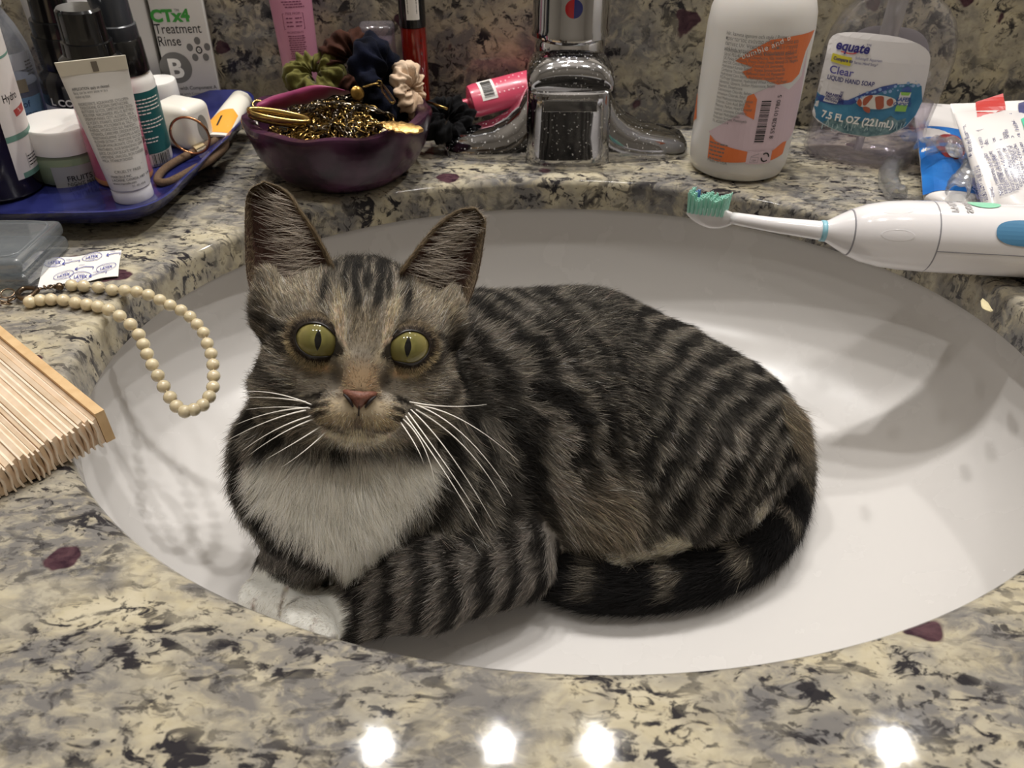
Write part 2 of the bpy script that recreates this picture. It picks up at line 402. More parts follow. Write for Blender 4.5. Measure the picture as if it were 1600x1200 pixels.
# torso
cone(G_TORSO, P(650, 665, .400), P(760, 640, .415), .050, .058, .02)
cone(G_TORSO, P(760, 640, .415), P(900, 645, .425), .058, .063, .02)
cone(G_TORSO, P(900, 645, .425), P(1060, 685, .428), .063, .054, .02)
cone(G_TORSO, P(1060, 685, .428), P(1140, 690, .425), .054, .036, .02)
ell(G_THIGH, P(1075, 735, .395), (.040, .042, .034), .018, CF)
cone(G_TORSO, P(880, 770, .40), P(980, 790, .395), .034, .028, .02)
# chest, neck, shoulders
ell(G_CHEST, P(520, 727, .357), (.0455, .040, .036), .015, CF)
cone(G_CHEST, P(525, 800, .358), P(553, 862, .356), .025, .012, .012)
cone(G_CHEST, P(560, 640, .352), P(545, 720, .362), .041, .043, .015)
ell(G_TORSO, P(700, 790, .375), (.034, .040, .030), .02, CF)
# fore legs
cone(G_ARMR, P(800, 872, .372), P(670, 912, .345), .021, .0185, .010)
dp2 = d_bowl(500, 965, .012)
cone(G_ARMR, P(670, 912, .345), P(560, 950, dp2+.002), .0185, .0130, .008)
cone(G_ARMR, P(560, 950, dp2+.002), P(500, 968, dp2), .0130, .0120, .006)
ell(G_ARMR, P(484, 968, dp2-.012), (.0125, .0095, .013), .003, CF)
for k in range(4):                                               # toes
    ell(G_ARMR, P(458+k*18, 968+k*8+(k in (0, 3))*6, dp2-.021), (.0050, .0078, .0070), .0012, CF)
dp1 = d_bowl(430, 925, .012)
cone(G_ARML, P(474, 830, .346), P(458, 882, dp1-.003), .0160, .0145, .007)
cone(G_ARML, P(462, 885, dp1+.004), P(430, 925, dp1), .0150, .0125, .008)
ell(G_ARML, P(424, 930, dp1-.008), (.0140, .0110, .013), .003, CF)
for k in range(4):
    ell(G_ARML, P(394+k*21, 930+k*6+(k in (0, 3))*6, dp1-.017), (.0058, .0085, .0075), .0012, CF)
# tail, resting along the basin wall round the haunch
TAILPX = [(1150, 640, .0135), (1205, 668, .0140), (1222, 745, .0140), (1192, 830, .0140), (1110, 885, .0130), (1010, 905, .0130), (920, 905, .0125), (850, 895, .0085)]
TAIL = []
for i, (u, v, r) in enumerate(TAILPX): TAIL.append(np.append(P(u, v, .432 if i == 0 else (.408 if i == 1 else min(d_bowl(u, v, r+.002), .43))), r))
TAIL = np.array(TAIL); TS = catmull(TAIL, 4)
for a, b in zip(TS[:-1], TS[1:]): cone(G_TAIL, a[:3], b[:3], a[3], b[3], .004)
# hind foot peeping out between thigh and tail
cone(G_HIND, P(1160, 782, .384), P(975, 862, .376), .0105, .0085, .004)
# head
def hell(c, r, k=.006): ell(G_HEAD, H(*c), np.array(r)*S, k)
hell((0, 40, -155), (128, 106, 135), .010)
for sx in (-1, 1):
    hell((sx*88-6, 8, -140), (70, 92, 90)); hell((sx*98-4, -76, -120), (72, 72, 84)); hell((sx*72, -2, -66), (46, 46, 46), .007)
hell((0, 0, -80), (110, 88, 82)); hell((0, -108, -85), (122, 60, 78))
cone(G_HEAD, H(0, 30, -30), H(0, -72, 24), 34*S, 25*S, .006)
for sx in (-1, 1): hell((sx*29, -107, 8), (42, 31, 38), .005)
hell((0, -139, -8), (36, 20, 34), .005)
for sx in (-1, 1): hell((sx*150-8, 62, -120), (24, 46, 40), .006); hell((sx*150-7, 36, -132), (25, 42, 38), .006)  # ear roots
EYES = [H(-71, -1, -33), H(71, -1, -33)]; EYE_R = 37.5*S
def sdf(kind, q):
    if kind[0] == 'E':
        l = (q-kind[3])@kind[5].T; r = kind[4]; k0 = np.linalg.norm(l/r, axis=-1); k1 = np.linalg.norm(l/(r*r), axis=-1)+1e-9
        return k0*(k0-1)/k1
    a, b, ra, rb = kind[3:7]; ba = b-a; L2 = np.dot(ba, ba)
    t = np.clip(((q-a)@ba)/L2, 0, 1); return np.linalg.norm(q-a-t[..., None]*ba, axis=-1)-(ra+(rb-ra)*t)
def grow():
    hh = 0.0017; lo = np.array([-.125, .165, -.142]); hi = np.array([.190, .435, .082]); n = ((hi-lo)/hh).astype(int)+1
    F = np.full(n, 0.03, np.float32); ax = [lo[i]+hh*np.arange(n[i]) for i in range(3)]
    order = [p for p in PR if p[1] != G_HEAD]; heads = [p for p in PR if p[1] == G_HEAD]
    def put(F, p, k):
        if p[0] == 'E': c = p[3]; e = np.full(3, p[4].max()); b0, b1 = c-e, c+e
        else: rr = max(p[5], p[6]); b0 = np.minimum(p[3], p[4])-rr; b1 = np.maximum(p[3], p[4])+rr
        m = 0.031; i0 = np.maximum(((b0-m-lo)/hh).astype(int), 0); i1 = np.minimum(((b1+m-lo)/hh).astype(int)+1, n)
        sl = tuple(slice(a, b) for a, b in zip(i0, i1)); g = np.stack(np.meshgrid(*[ax[i][sl[i]] for i in range(3)], indexing='ij'), -1)
        d = sdf(p, g).astype(np.float32); a = F[sl]; h_ = np.clip(0.5+0.5*(a-d)/k, 0, 1); F[sl] = a*(1-h_)+d*h_-k*h_*(1-h_)
    for p in order: put(F, p, p[2])
    F2 = np.full(n, 0.03, np.float32)
    for p in heads: put(F2, p, p[2])
    k = .010; h_ = np.clip(0.5+0.5*(F-F2)/k, 0, 1); F = F*(1-h_)+F2*h_-k*h_*(1-h_)
    for e in EYES:                                               # sockets
        g = np.stack(np.meshgrid(*ax, indexing='ij'), -1) if False else None
        i0 = ((e-.014-lo)/hh).astype(int); i1 = ((e+.014-lo)/hh).astype(int); sl = tuple(slice(a, b) for a, b in zip(i0, i1))
        g = np.stack(np.meshgrid(*[ax[i][sl[i]] for i in range(3)], indexing='ij'), -1)
        d = -(np.linalg.norm(g-e, axis=-1)-EYE_R*0.97); a = F[sl]; k = .0015; h_ = np.clip(0.5-0.5*(a-d)/k, 0, 1); F[sl] = a*(1-h_)+d*h_+k*h_*(1-h_)
    ins = F < 0                                                  # surface nets
    N = n-1; cnt = np.zeros(N); acc = np.zeros((*N, 3))
    base = np.stack(np.meshgrid(*[np.arange(q) for q in N], indexing='ij'), -1)
    for axs in range(3):
        o1, o2 = [a for a in range(3) if a != axs]
        for s1 in (0, 1):
            for s2 in (0, 1):
                off = np.zeros(3, int); off[o1] = s1; off[o2] = s2; off2 = off.copy(); off2[axs] = 1
                A = F[tuple(slice(off[i], off[i]+N[i]) for i in range(3))]; B = F[tuple(slice(off2[i], off2[i]+N[i]) for i in range(3))]
                cr = (A < 0) != (B < 0); t = np.where(cr, A/np.where(cr, A-B, 1), 0); cnt += cr
                for i in range(3): acc[..., i] += cr*(off[i]+(t if i == axs else 0))
    act = cnt > 0; idx = -np.ones(N, int); idx[act] = np.arange(act.sum())
    V = lo+hh*(base[act]+acc[act]/cnt[act][:, None]); quads = []
    for axs in range(3):
        o1, o2 = [(1, 2), (2, 0), (0, 1)][axs]
        sl_a = [slice(None)]*3; sl_b = [slice(None)]*3; sl_a[axs] = slice(0, n[axs]-1); sl_b[axs] = slice(1, n[axs])
        a = ins[tuple(sl_a)]; b = ins[tuple(sl_b)]; e = np.argwhere(a != b); e = e[(e[:, o1] > 0) & (e[:, o2] > 0) & (e[:, o1] < N[o1]) & (e[:, o2] < N[o2])]
        flip = ins[e[:, 0], e[:, 1], e[:, 2]]
        def cell(d1, d2):
            c = e.copy(); c[:, o1] += d1; c[:, o2] += d2; return idx[c[:, 0], c[:, 1], c[:, 2]]
        q = np.stack([cell(-1, -1), cell(0, -1), cell(0, 0), cell(-1, 0)], 1); q[~flip] = q[~flip][:, ::-1]; quads.append(q)
    Q = np.vstack(quads); Q = Q[(Q >= 0).all(1)]
    # light smoothing
    ed = np.vstack([Q[:, [0, 1]], Q[:, [1, 2]], Q[:, [2, 3]], Q[:, [3, 0]]])
    for _ in range(3):
        sm = np.zeros_like(V); c = np.zeros(len(V)); np.add.at(sm, ed[:, 0], V[ed[:, 1]]); np.add.at(c, ed[:, 0], 1); np.add.at(sm, ed[:, 1], V[ed[:, 0]]); np.add.at(c, ed[:, 1], 1)
        V = V*0.5+0.5*sm/np.maximum(c, 1)[:, None]
    return V, Q
BV, BQ = grow()
# ears: cupped leaves, open towards the front
EARS = []
EAR_L = ([(400, 490), (386, 430), (383, 355), (388, 301), (414, 284)], [(524, 428), (500, 376), (474, 335), (448, 300), (414, 284)])
EAR_R = ([(722, 498), (744, 440), (755, 380), (757, 345), (742, 326)], [(624, 428), (652, 388), (684, 351), (716, 329), (742, 326)])
NA, NB = 15, 18
def ear_pt(side, a, b, thick=0.0):
    O, I = (EAR_L, EAR_R)[side]; zo = [-128, -132, -130, -126, -122]; zi = [-62, -82, -98, -112, -122]
    Oc = EAR_C[side][0]; Ic = EAR_C[side][1]
    k = b*(len(Oc)-1); i = min(int(k), len(Oc)-2); t = k-i
    o = Oc[i]*(1-t)+Oc[i+1]*t; n_ = Ic[i]*(1-t)+Ic[i+1]*t
    q = o*(1-a)+n_*a; z = q[2]-70*math.sin(math.pi*a)**0.8*math.sqrt(max(1-b, 0))-thick
    return P(q[0], q[1], HE_D-z*S)
EAR_C = []
for O, I in (EAR_L, EAR_R):
    zo = [-128, -132, -130, -126, -122]; zi = [-62, -82, -98, -112, -122]
    EAR_C.append((catmull([(p[0], p[1], z) for p, z in zip(O, zo)], 8), catmull([(p[0], p[1], z) for p, z in zip(I, zi)], 8)))
ear_verts = []; ear_quads = []; ear_tag = []
for side in (0, 1):
    base = len(BV)+len(ear_verts)
    for lay in (0, 1):
        for j in range(NB):
            bb = (j/(NB-1))**0.8
            for i in range(NA):
                a = i/(NA-1); a = 0.5-0.5*math.cos(math.pi*a) if True else a
                e_ = 1.0 if (0 < i < NA-1 and j < NB-1) else 0.0
                ear_verts.append(ear_pt(side, a, bb*0.999, 7*e_*lay)); ear_tag.append((side, lay, a, bb))
    for lay in (0, 1):
        o = base+lay*NA*NB
        for j in range(NB-1):
            for i in range(NA-1):
                q = [o+j*NA+i, o+j*NA+i+1, o+(j+1)*NA+i+1, o+(j+1)*NA+i]
                if (lay == 1) == (side == 0): q = q[::-1]
                ear_quads.append(q)
ear_verts = np.array(ear_verts); ear_quads = np.array(ear_quads); ear_tag = np.array(ear_tag)
_r = np.minimum(np.hypot((BV[:, 0]-SX)/(SA+.010), (BV[:, 1]-SY)/(SB+.010)), .9999); _bz = -CT-.100*(1-_r**3.4)**.35
BV[:, 2] = np.where((BV[:, 2] < _bz+.0012) & (BV[:, 2] < -.02), _bz+.0012, BV[:, 2])          # the cat's weight presses flat on the porcelain
CV = np.vstack([BV, ear_verts]); CQ = np.vstack([BQ, ear_quads])
# fur pattern ---------------------------------------------------------------
def srgb(h_): return np.array(lin(h_))
def ss(x, a, b): t = np.clip((x-a)/(b-a+1e-12), 0, 1); return t*t*(3-2*t)
def mixc(c, col, w): return c*(1-w[:, None])+np.array(col)*w[:, None]
SPINE = catmull([P(640, 560, .39), P(760, 520, .425), P(880, 500, .445), P(1000, 530, .455), P(1110, 590, .45), P(1190, 640, .44)], 12)
SPL = np.concatenate([[0], np.cumsum(np.linalg.norm(np.diff(SPINE, axis=0), axis=1))])
HIPC = P(1235, 835, .40)
def group_of(p):
    best = np.full(len(p), 9.0); g = np.zeros(len(p), int)
    for q in PR:
        d = sdf(q, p); w = d < best; best[w] = d[w]; g[w] = q[1]
    return g
def spine_par(p):
    best = np.full(len(p), 9.0); s = np.zeros(len(p)); ti = np.zeros(len(p), int)
    for i, q in enumerate(SPINE):
        d = np.linalg.norm(p-q, axis=1); w = d < best; best[w] = d[w]; s[w] = SPL[i]; ti[w] = i
    # refine along the tangent for a continuous value
    tan = np.gradient(SPINE, axis=0); tan /= np.linalg.norm(tan, axis=1)[:, None]
    s = s+((p-SPINE[ti])*tan[ti]).sum(1); return s, tan[ti], best
def tail_par(p):
    best = np.full(len(p), 9.0); ti = np.zeros(len(p), int)
    for i, q in enumerate(TS[:, :3]):
        d = np.linalg.norm(p-q, axis=1); w = d < best; best[w] = d[w]; ti[w] = i
    tan = np.gradient(TS[:, :3], axis=0); tan /= np.linalg.norm(tan, axis=1)[:, None]
    L = np.concatenate([[0], np.cumsum(np.linalg.norm(np.diff(TS[:, :3], axis=0), axis=1))])
    return L[ti]+((p-TS[ti, :3])*tan[ti]).sum(1), tan[ti], L[-1]
def seg_d(x, y, a, b):
    a = np.array(a, float); b = np.array(b, float); ba = b-a; t = np.clip(((x-a[0])*ba[0]+(y-a[1])*ba[1])/np.dot(ba, ba), 0, 1)
    return np.hypot(x-a[0]-t*ba[0], y-a[1]-t*ba[1])
BLACK = srgb('#171412'); DARK = srgb('#332c26'); GREY = srgb('#8a847a'); LIGHT = srgb('#b2aaa0'); WHITE = srgb('#faf6ee'); TAN = srgb('#8d806b'); CREAM = srgb('#d6c6a6')
def eye_r(X, Y, sx):                                             # 1 at the lid line; a soft almond dipping at the inner corner
    x = (X-sx*71)*sx; y = Y+0.0
    xr = x*.978+y*.208; yr = -x*.208+y*.978                        # tilted: outer corner up
    inner = np.clip(-xr/32, 0, 1.6); yc = yr+4*inner**2
    return np.hypot(xr/(32.5+6*inner), yc/(np.where(yr > 0, 23.5, 26.5)-5*inner))
def pattern(p, nrm, g, jit):
    """colour, length, lay direction, lift for roots p"""
    n = len(p); col = np.tile(GREY, (n, 1)); L = np.full(n, .010); D = np.zeros((n, 3)); lift = np.full(n, .28)
    loc = (p-HE)@HR.T/S; X, Y, Z = loc[:, 0], loc[:, 1], loc[:, 2]
    cx = (p-HE)@RIGHT/(.355/FPX)+568-0; cy = 536-(p-HE)@UP/(.355/FPX)       # plain frontal coordinates of the chest, in body space
    wob = vnoise(p, 90, 1)*.5+vnoise(p, 210, 2)*.3
    # torso -----------------------------------------------------
    t = np.isin(g, (G_TORSO, G_THIGH, G_CHEST)); s, stan, sd = spine_par(p)
    hd = np.linalg.norm(p-HIPC, axis=1); wh = ss(s, .085, .115)
    ph = (s*(1-wh))/.0165+(-hd*wh)/.0120+wob*.55+.35*vnoise(p, 34, 41)
    band = .5+.5*np.sin(2*math.pi*ph); dark = ss(band, .20, .42)
    dark = np.clip(dark*(1.0+.35*vnoise(p, 130, 5))+.10*vnoise(p, 300, 6), 0, 1)
    dark = np.maximum(dark, (1-ss(s, -.012, .012))*.8); dark = np.maximum(dark, (1-ss(sd, .010, .030))*.75)           # black along the spine
    tc = mixc(np.tile(GREY, (n, 1)), LIGHT, ss(vnoise(p, 60, 8), -.2, .8)*.6); tc = mixc(tc, BLACK, dark*.95); col[t] = tc[t]
    D[t] = (stan*1.0+np.array([0, -.15, -.62]))[t]; L[t] = .0080
    # tan tuft on the belly in front of the thigh
    bt = np.exp(-(np.linalg.norm(p-P(935, 800, .365), axis=1)/.016)**2); w = t*np.clip(bt*1.5, 0, 1); col = mixc(col, srgb('#a39784'), w*.75); L = L+.008*w; lift = lift+.12*w
    # chest -----------------------------------------------------
    c = (g == G_CHEST) | ((g == G_TORSO) & (cx < 760) & (cy > 640)); r1 = np.hypot(cx-470, (cy-700)*.95)
    cb = .5+.5*np.sin(2*math.pi*(r1/46)+wob*2.2); cd = ss(cb, .45, .7); cc = mixc(np.tile(GREY, (n, 1)), BLACK, cd*.9)
    wc = c*ss(cx, 800, 700); col = col*(1-wc[:, None])+cc*wc[:, None]
    edge = wob*16
    half = np.interp(cy, [640, 690, 720, 760, 800, 850, 890, 930], [60, 140, 133, 105, 75, 42, 26, 16]); mid = np.interp(cy, [690, 760, 850, 930], [522, 518, 536, 552])
    bib = c*ss(half-np.abs(cx-mid)+edge, -5, 16)*ss(cy+edge*.6, 672, 700); bib = np.maximum(bib, (g == G_ARML)*0)
    col = mixc(col, WHITE, bib); D[c] = (np.array([0, -.10, -1.0])+0*stan)[c]+np.outer((cx-520)/200., RIGHT)[c]*.55; L = np.where(c, .0110+.003*bib, L); lift = np.where(c, .26, lift)
    # fore legs -------------------------------------------------
    for gg, a, b, pw in ((G_ARMR, P(800, 872, .372), P(500, 968, dp2), P(482, 970, dp2-.014)), (G_ARML, P(480, 825, .362), P(430, 925, dp1), P(424, 934, dp1-.010))):
        m = g == gg; ax = (b-a)/np.linalg.norm(b-a); q = (p-a)@ax
        bd = .5+.5*np.sin(2*math.pi*(q/.0135)+wob*2.6+((p-a)@UP)/.010); k = ss(bd, .42, .7); ac = mixc(np.tile(srgb('#87817a'), (n, 1)), BLACK, k*.92)
        pd = np.linalg.norm(p-pw, axis=1)+wob*.002
        wh_ = 1-ss(pd, .0168, .0196); ac = mixc(ac, WHITE, wh_); col[m] = ac[m]; D[m] = ax+np.array([0, 0, -.25]); L[m] = (.0075-.0048*wh_)[m]; lift[m] = .22
    for (u0, v0, u1, v1, dd) in ((446, 916, 441, 960, dp1-.02), (404, 928, 398, 965, dp1-.02), (493, 968, 486, 1000, dp2-.025)):   # crease shade between the toes, painted into the fur colour
        a3, b3 = P(u0, v0, dd), P(u1, v1, dd); rr = p-a3; ax3 = (b3-a3)/np.linalg.norm(b3-a3); fz = rr@FWD; rr = rr-np.outer(fz, FWD); al = np.clip(rr@ax3, 0, np.linalg.norm(b3-a3)); d3 = np.linalg.norm(rr-np.outer(al, ax3), axis=1)
        wq = np.isin(g, (G_ARML, G_ARMR))*(1-ss(d3, .0002, .0009)); col = mixc(col, srgb('#8a7868'), wq*.7)
    # tail ------------------------------------------------------
    m = g == G_TAIL; q, ttan, TL = tail_par(p); f = q/TL
    grey = (1-ss(f+wob*.05, .20, .34)); up = nrm@np.array([0, -.2, .98])
    bars = ss(np.cos(2*math.pi*(f*6.6+.15)+wob*.8), .70, .93)*ss(up, .15, .6)*ss(f, .2, .3)*(1-ss(f, .86, .93))
    tc = mixc(np.tile(srgb('#1a1818'), (n, 1)), srgb('#8d8578'), np.clip(grey*.85+bars*.8, 0, 1)); col[m] = tc[m]
    w = m*ss(f, .04, .10)*(1-ss(f, .13, .2)); col = mixc(col, TAN, w*.55)
    D[m] = ttan[m]; L[m] = .0125; lift[m] = .24
    # hind foot
    m = g == G_HIND; col[m] = srgb('#d9d2c4'); D[m] = P(985, 855, .39)-P(1150, 785, .41); L[m] = .006
    # head ------------------------------------------------------
    hm = g == G_HEAD; front = ss(Z, -230, -60)
    hc = mixc(np.tile(srgb('#a89f91'), (n, 1)), srgb('#7b7468'), ss(vnoise(p, 120, 11), -.3, .6)*.7)
    aX = np.abs(X); n2_ = vnoise(p, 260, 12)*6
    sw = .5+.5*np.sin((aX*.55+Y*-.85)/9.5+wob*2.6)                # cheek swirls
    hc = mixc(hc, DARK, ss(sw, .55, .85)*ss(aX, 80, 115)*(1-ss(Y, 20, 50))*.75)
    hc = mixc(hc, srgb('#b9ae9b'), ss(Y, 25, 60)*ss(aX, 45, 90)*(1-ss(Y, 90, 130))*.7)
    for xs, y0, y1, wd in ((15, 46, 150, 8), (34, 62, 165, 6.5), (0, 72, 160, 4.5), (64, 48, 84, 7), (56, 100, 165, 6), (24, 105, 165, 6)):
        st = (1-ss(np.abs(aX-xs-n2_*.7-(Y-y0)*.04), wd*.55, wd*1.3))*ss(Y, y0-10, y0+8)*(1-ss(Y, y1, y1+25)); hc = mixc(hc, BLACK, st*.92)
    hc = mixc(hc, BLACK, ss(Y, 128, 150)*.6)
    hc = mixc(hc, srgb('#77694f'), (1-ss(aX, 16, 30))*ss(Y, -20, 0)*(1-ss(Y, 35, 60))*.5)
    for sx in (-1, 1):
        er = eye_r(X, Y, sx)
        hc = mixc(hc, CREAM, (1-ss(er, 1.18, 1.50))*.62)
        hc = mixc(hc, srgb('#d9cbb0'), (1-ss(np.abs(X*sx-37+(Y-10)*-.10), 6, 13))*ss(Y, -35, -10)*(1-ss(Y, 55, 85))*.75)
        hc = mixc(hc, srgb('#dfc79c'), (1-ss(np.hypot((X*sx-62)/26, (Y+42)/11), .5, 1.2))*.8)
        d = seg_d(X*sx, Y, (104, 12), (140, 6)); d = np.minimum(d, seg_d(X*sx, Y, (140, 6), (168, -28))); hc = mixc(hc, BLACK, (1-ss(d, 3.5, 8))*.9)
        d = seg_d(X*sx, Y, (45, -28), (38, -62)); hc = mixc(hc, srgb('#3a332f'), (1-ss(d, 4, 10))*.6)
        hc = mixc(hc, srgb('#17120f'), (1-ss(er, 1.05, 1.20))*.95)
        for (wx, wy, wl) in ((64, -86, 16), (60, -98, 22), (58, -110, 18), (78, -92, 10), (80, -104, 12)):
            d = seg_d(X*sx, Y, (wx-wl/2, wy+2), (wx+wl/2, wy-2)); hc = mixc(hc, srgb('#221c19'), (1-ss(d+n2_*.3, 2.2, 5.0))*.85)
    hc = mixc(hc, srgb('#a3855f'), (1-ss(aX, 16, 38))*ss(-Y, 10, 50)*(1-ss(-Y, 78, 95))*.7)
    muz = (1-ss(np.hypot(X/66, (Y+112)/34), .75, 1.15))*ss(Z, -60, -25); spots = np.zeros(n)
    mz = mixc(hc, srgb('#cdba9a'), muz*.72); 
    hc = mz
    for sx in (-1, 1):
        for (wx, wy, wl) in ((62, -86, 15), (58, -98, 20), (56, -110, 16)):
            d = seg_d(X*sx, Y, (wx-wl/2, wy+2), (wx+wl/2, wy-2)); hc = mixc(hc, srgb('#221c19'), (1-ss(d+n2_*.3, 1.8, 4.2))*.85)
    chin = (1-ss(np.hypot(X/58, (Y+146)/20), .7, 1.2))*ss(Z, -75, -40); hc = mixc(hc, srgb('#e9dfcc'), chin*.95)
    d = np.minimum(seg_d(X, Y, (0, -112), (0, -128)), np.minimum(seg_d(aX, Y, (0, -128), (26, -134)), seg_d(aX, Y, (26, -134), (44, -128))))
    hc = mixc(hc, srgb('#554741'), (1-ss(d, 2.5, 7))*.75)
    d = seg_d(aX, Y, (0, -72), (30, -84)); hc = mixc(hc, srgb('#40332b'), (1-ss(d, 2, 6))*.6)
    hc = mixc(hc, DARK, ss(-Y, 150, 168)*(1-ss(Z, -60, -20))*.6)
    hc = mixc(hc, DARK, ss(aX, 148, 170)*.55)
    col[hm] = hc[hm]
    rad = np.stack([X*.9, (Y+70)*1.0, np.full(n, -46.0)], 1); low = Y < -84; rad[low, 1] = np.minimum(rad[low, 1], -22-8*0); rad[low, 0] *= 1.6
    for sx in (-1, 1):                                           # parting round the eyes
        e = np.stack([X-sx*71, Y, np.zeros(n)], 1); w = np.clip(1.7-np.linalg.norm(e, axis=1)/36, 0, 1); rad += e*w[:, None]*2.0
    rd = rad@HR; rd /= np.linalg.norm(rd, axis=1)[:, None]+1e-9; D[hm] = rd[hm]
    hl = .0028+.0042*ss(np.hypot(X, Y+60), 30, 160)+.003*ss(-Z, 120, 220); L[hm] = hl[hm]; lift[hm] = .20
    side = hm & (Y < -60) & (aX > 90); L[side] += .003
    lo_ = hm & (Y < -150); L[lo_] = .008
    col = col*np.exp(jit*(.60-.46*np.clip(bib*1.0, 0, 1)-.2*(col.mean(1) > .6)))[:, None]
    col = np.where(col > .6, col*1.05, col*.92); return np.clip(col, .004, .975), L, D, lift
# body mesh --------------------------------------------------------------------
me = bpy.data.meshes.new('cat'); me.from_pydata([tuple(q) for q in CV], [], [tuple(int(i) for i in q) for q in CQ]); me.update()
me.polygons.foreach_set('use_smooth', [True]*len(me.polygons))
vn = np.empty(len(CV)*3); me.vertices.foreach_get('normal', vn); vn = vn.reshape(-1, 3)
vg = group_of(CV); vc, _, _, _ = pattern(CV, vn, vg, np.zeros(len(CV)))
vc = vc*.75
nb = len(BV); vc[nb:] = np.where((ear_tag[:, 1] == 0)[:, None], srgb('#4a352e'), srgb('#5b5044'))
at = me.attributes.new('coat', 'FLOAT_COLOR', 'POINT'); at.data.foreach_set('color', np.hstack([vc, np.ones((len(vc), 1))]).ravel())
def coat_mat(name, rough, hair=False):
    m = bpy.data.materials.new(name); m.use_nodes = True; nt = m.node_tree; b = nt.nodes['Principled BSDF']
    a = nt.nodes.new('ShaderNodeAttribute'); a.attribute_name = 'coat'; b.inputs['Roughness'].default_value = rough; b.inputs['Specular IOR Level'].default_value = 0.35 if hair else .15
    if hair:                                                     # agouti: each hair is darker at the root, paler towards the tip
        hi_ = nt.nodes.new('ShaderNodeHairInfo'); rp = nt.nodes.new('ShaderNodeValToRGB'); rp.color_ramp.elements[0].color = (.72, .72, .72, 1); rp.color_ramp.elements[1].color = (1.0, 1.0, 1.0, 1)
        rp.color_ramp.elements[1].position = .75
        mx = nt.nodes.new('ShaderNodeMix'); mx.data_type = 'RGBA'; mx.blend_type = 'MULTIPLY'; mx.inputs['Factor'].default_value = 1.0
        nt.links.new(hi_.outputs['Intercept'], rp.inputs['Fac']); nt.links.new(a.outputs['Color'], mx.inputs['A']); nt.links.new(rp.outputs['Color'], mx.inputs['B']); nt.links.new(mx.outputs['Result'], b.inputs['Base Color'])
        tl = nt.nodes.new('ShaderNodeBsdfTranslucent'); nt.links.new(mx.outputs['Result'], tl.inputs['Color']); ms = nt.nodes.new('ShaderNodeMixShader'); ms.inputs[0].default_value = .46   # light passes through single hairs
        nt.links.new(b.outputs[0], ms.inputs[1]); nt.links.new(tl.outputs[0], ms.inputs[2]); nt.links.new(ms.outputs[0], nt.nodes['Material Output'].inputs[0])
    else: nt.links.new(a.outputs['Color'], b.inputs['Base Color'])
    return m
me.materials.append(coat_mat('cat_undercoat', .9))
CAT = bpy.data.objects.new('cat', me); link(CAT)
tag(CAT, 'grey tabby cat with white bib and paws curled up in the sink', 'cat')
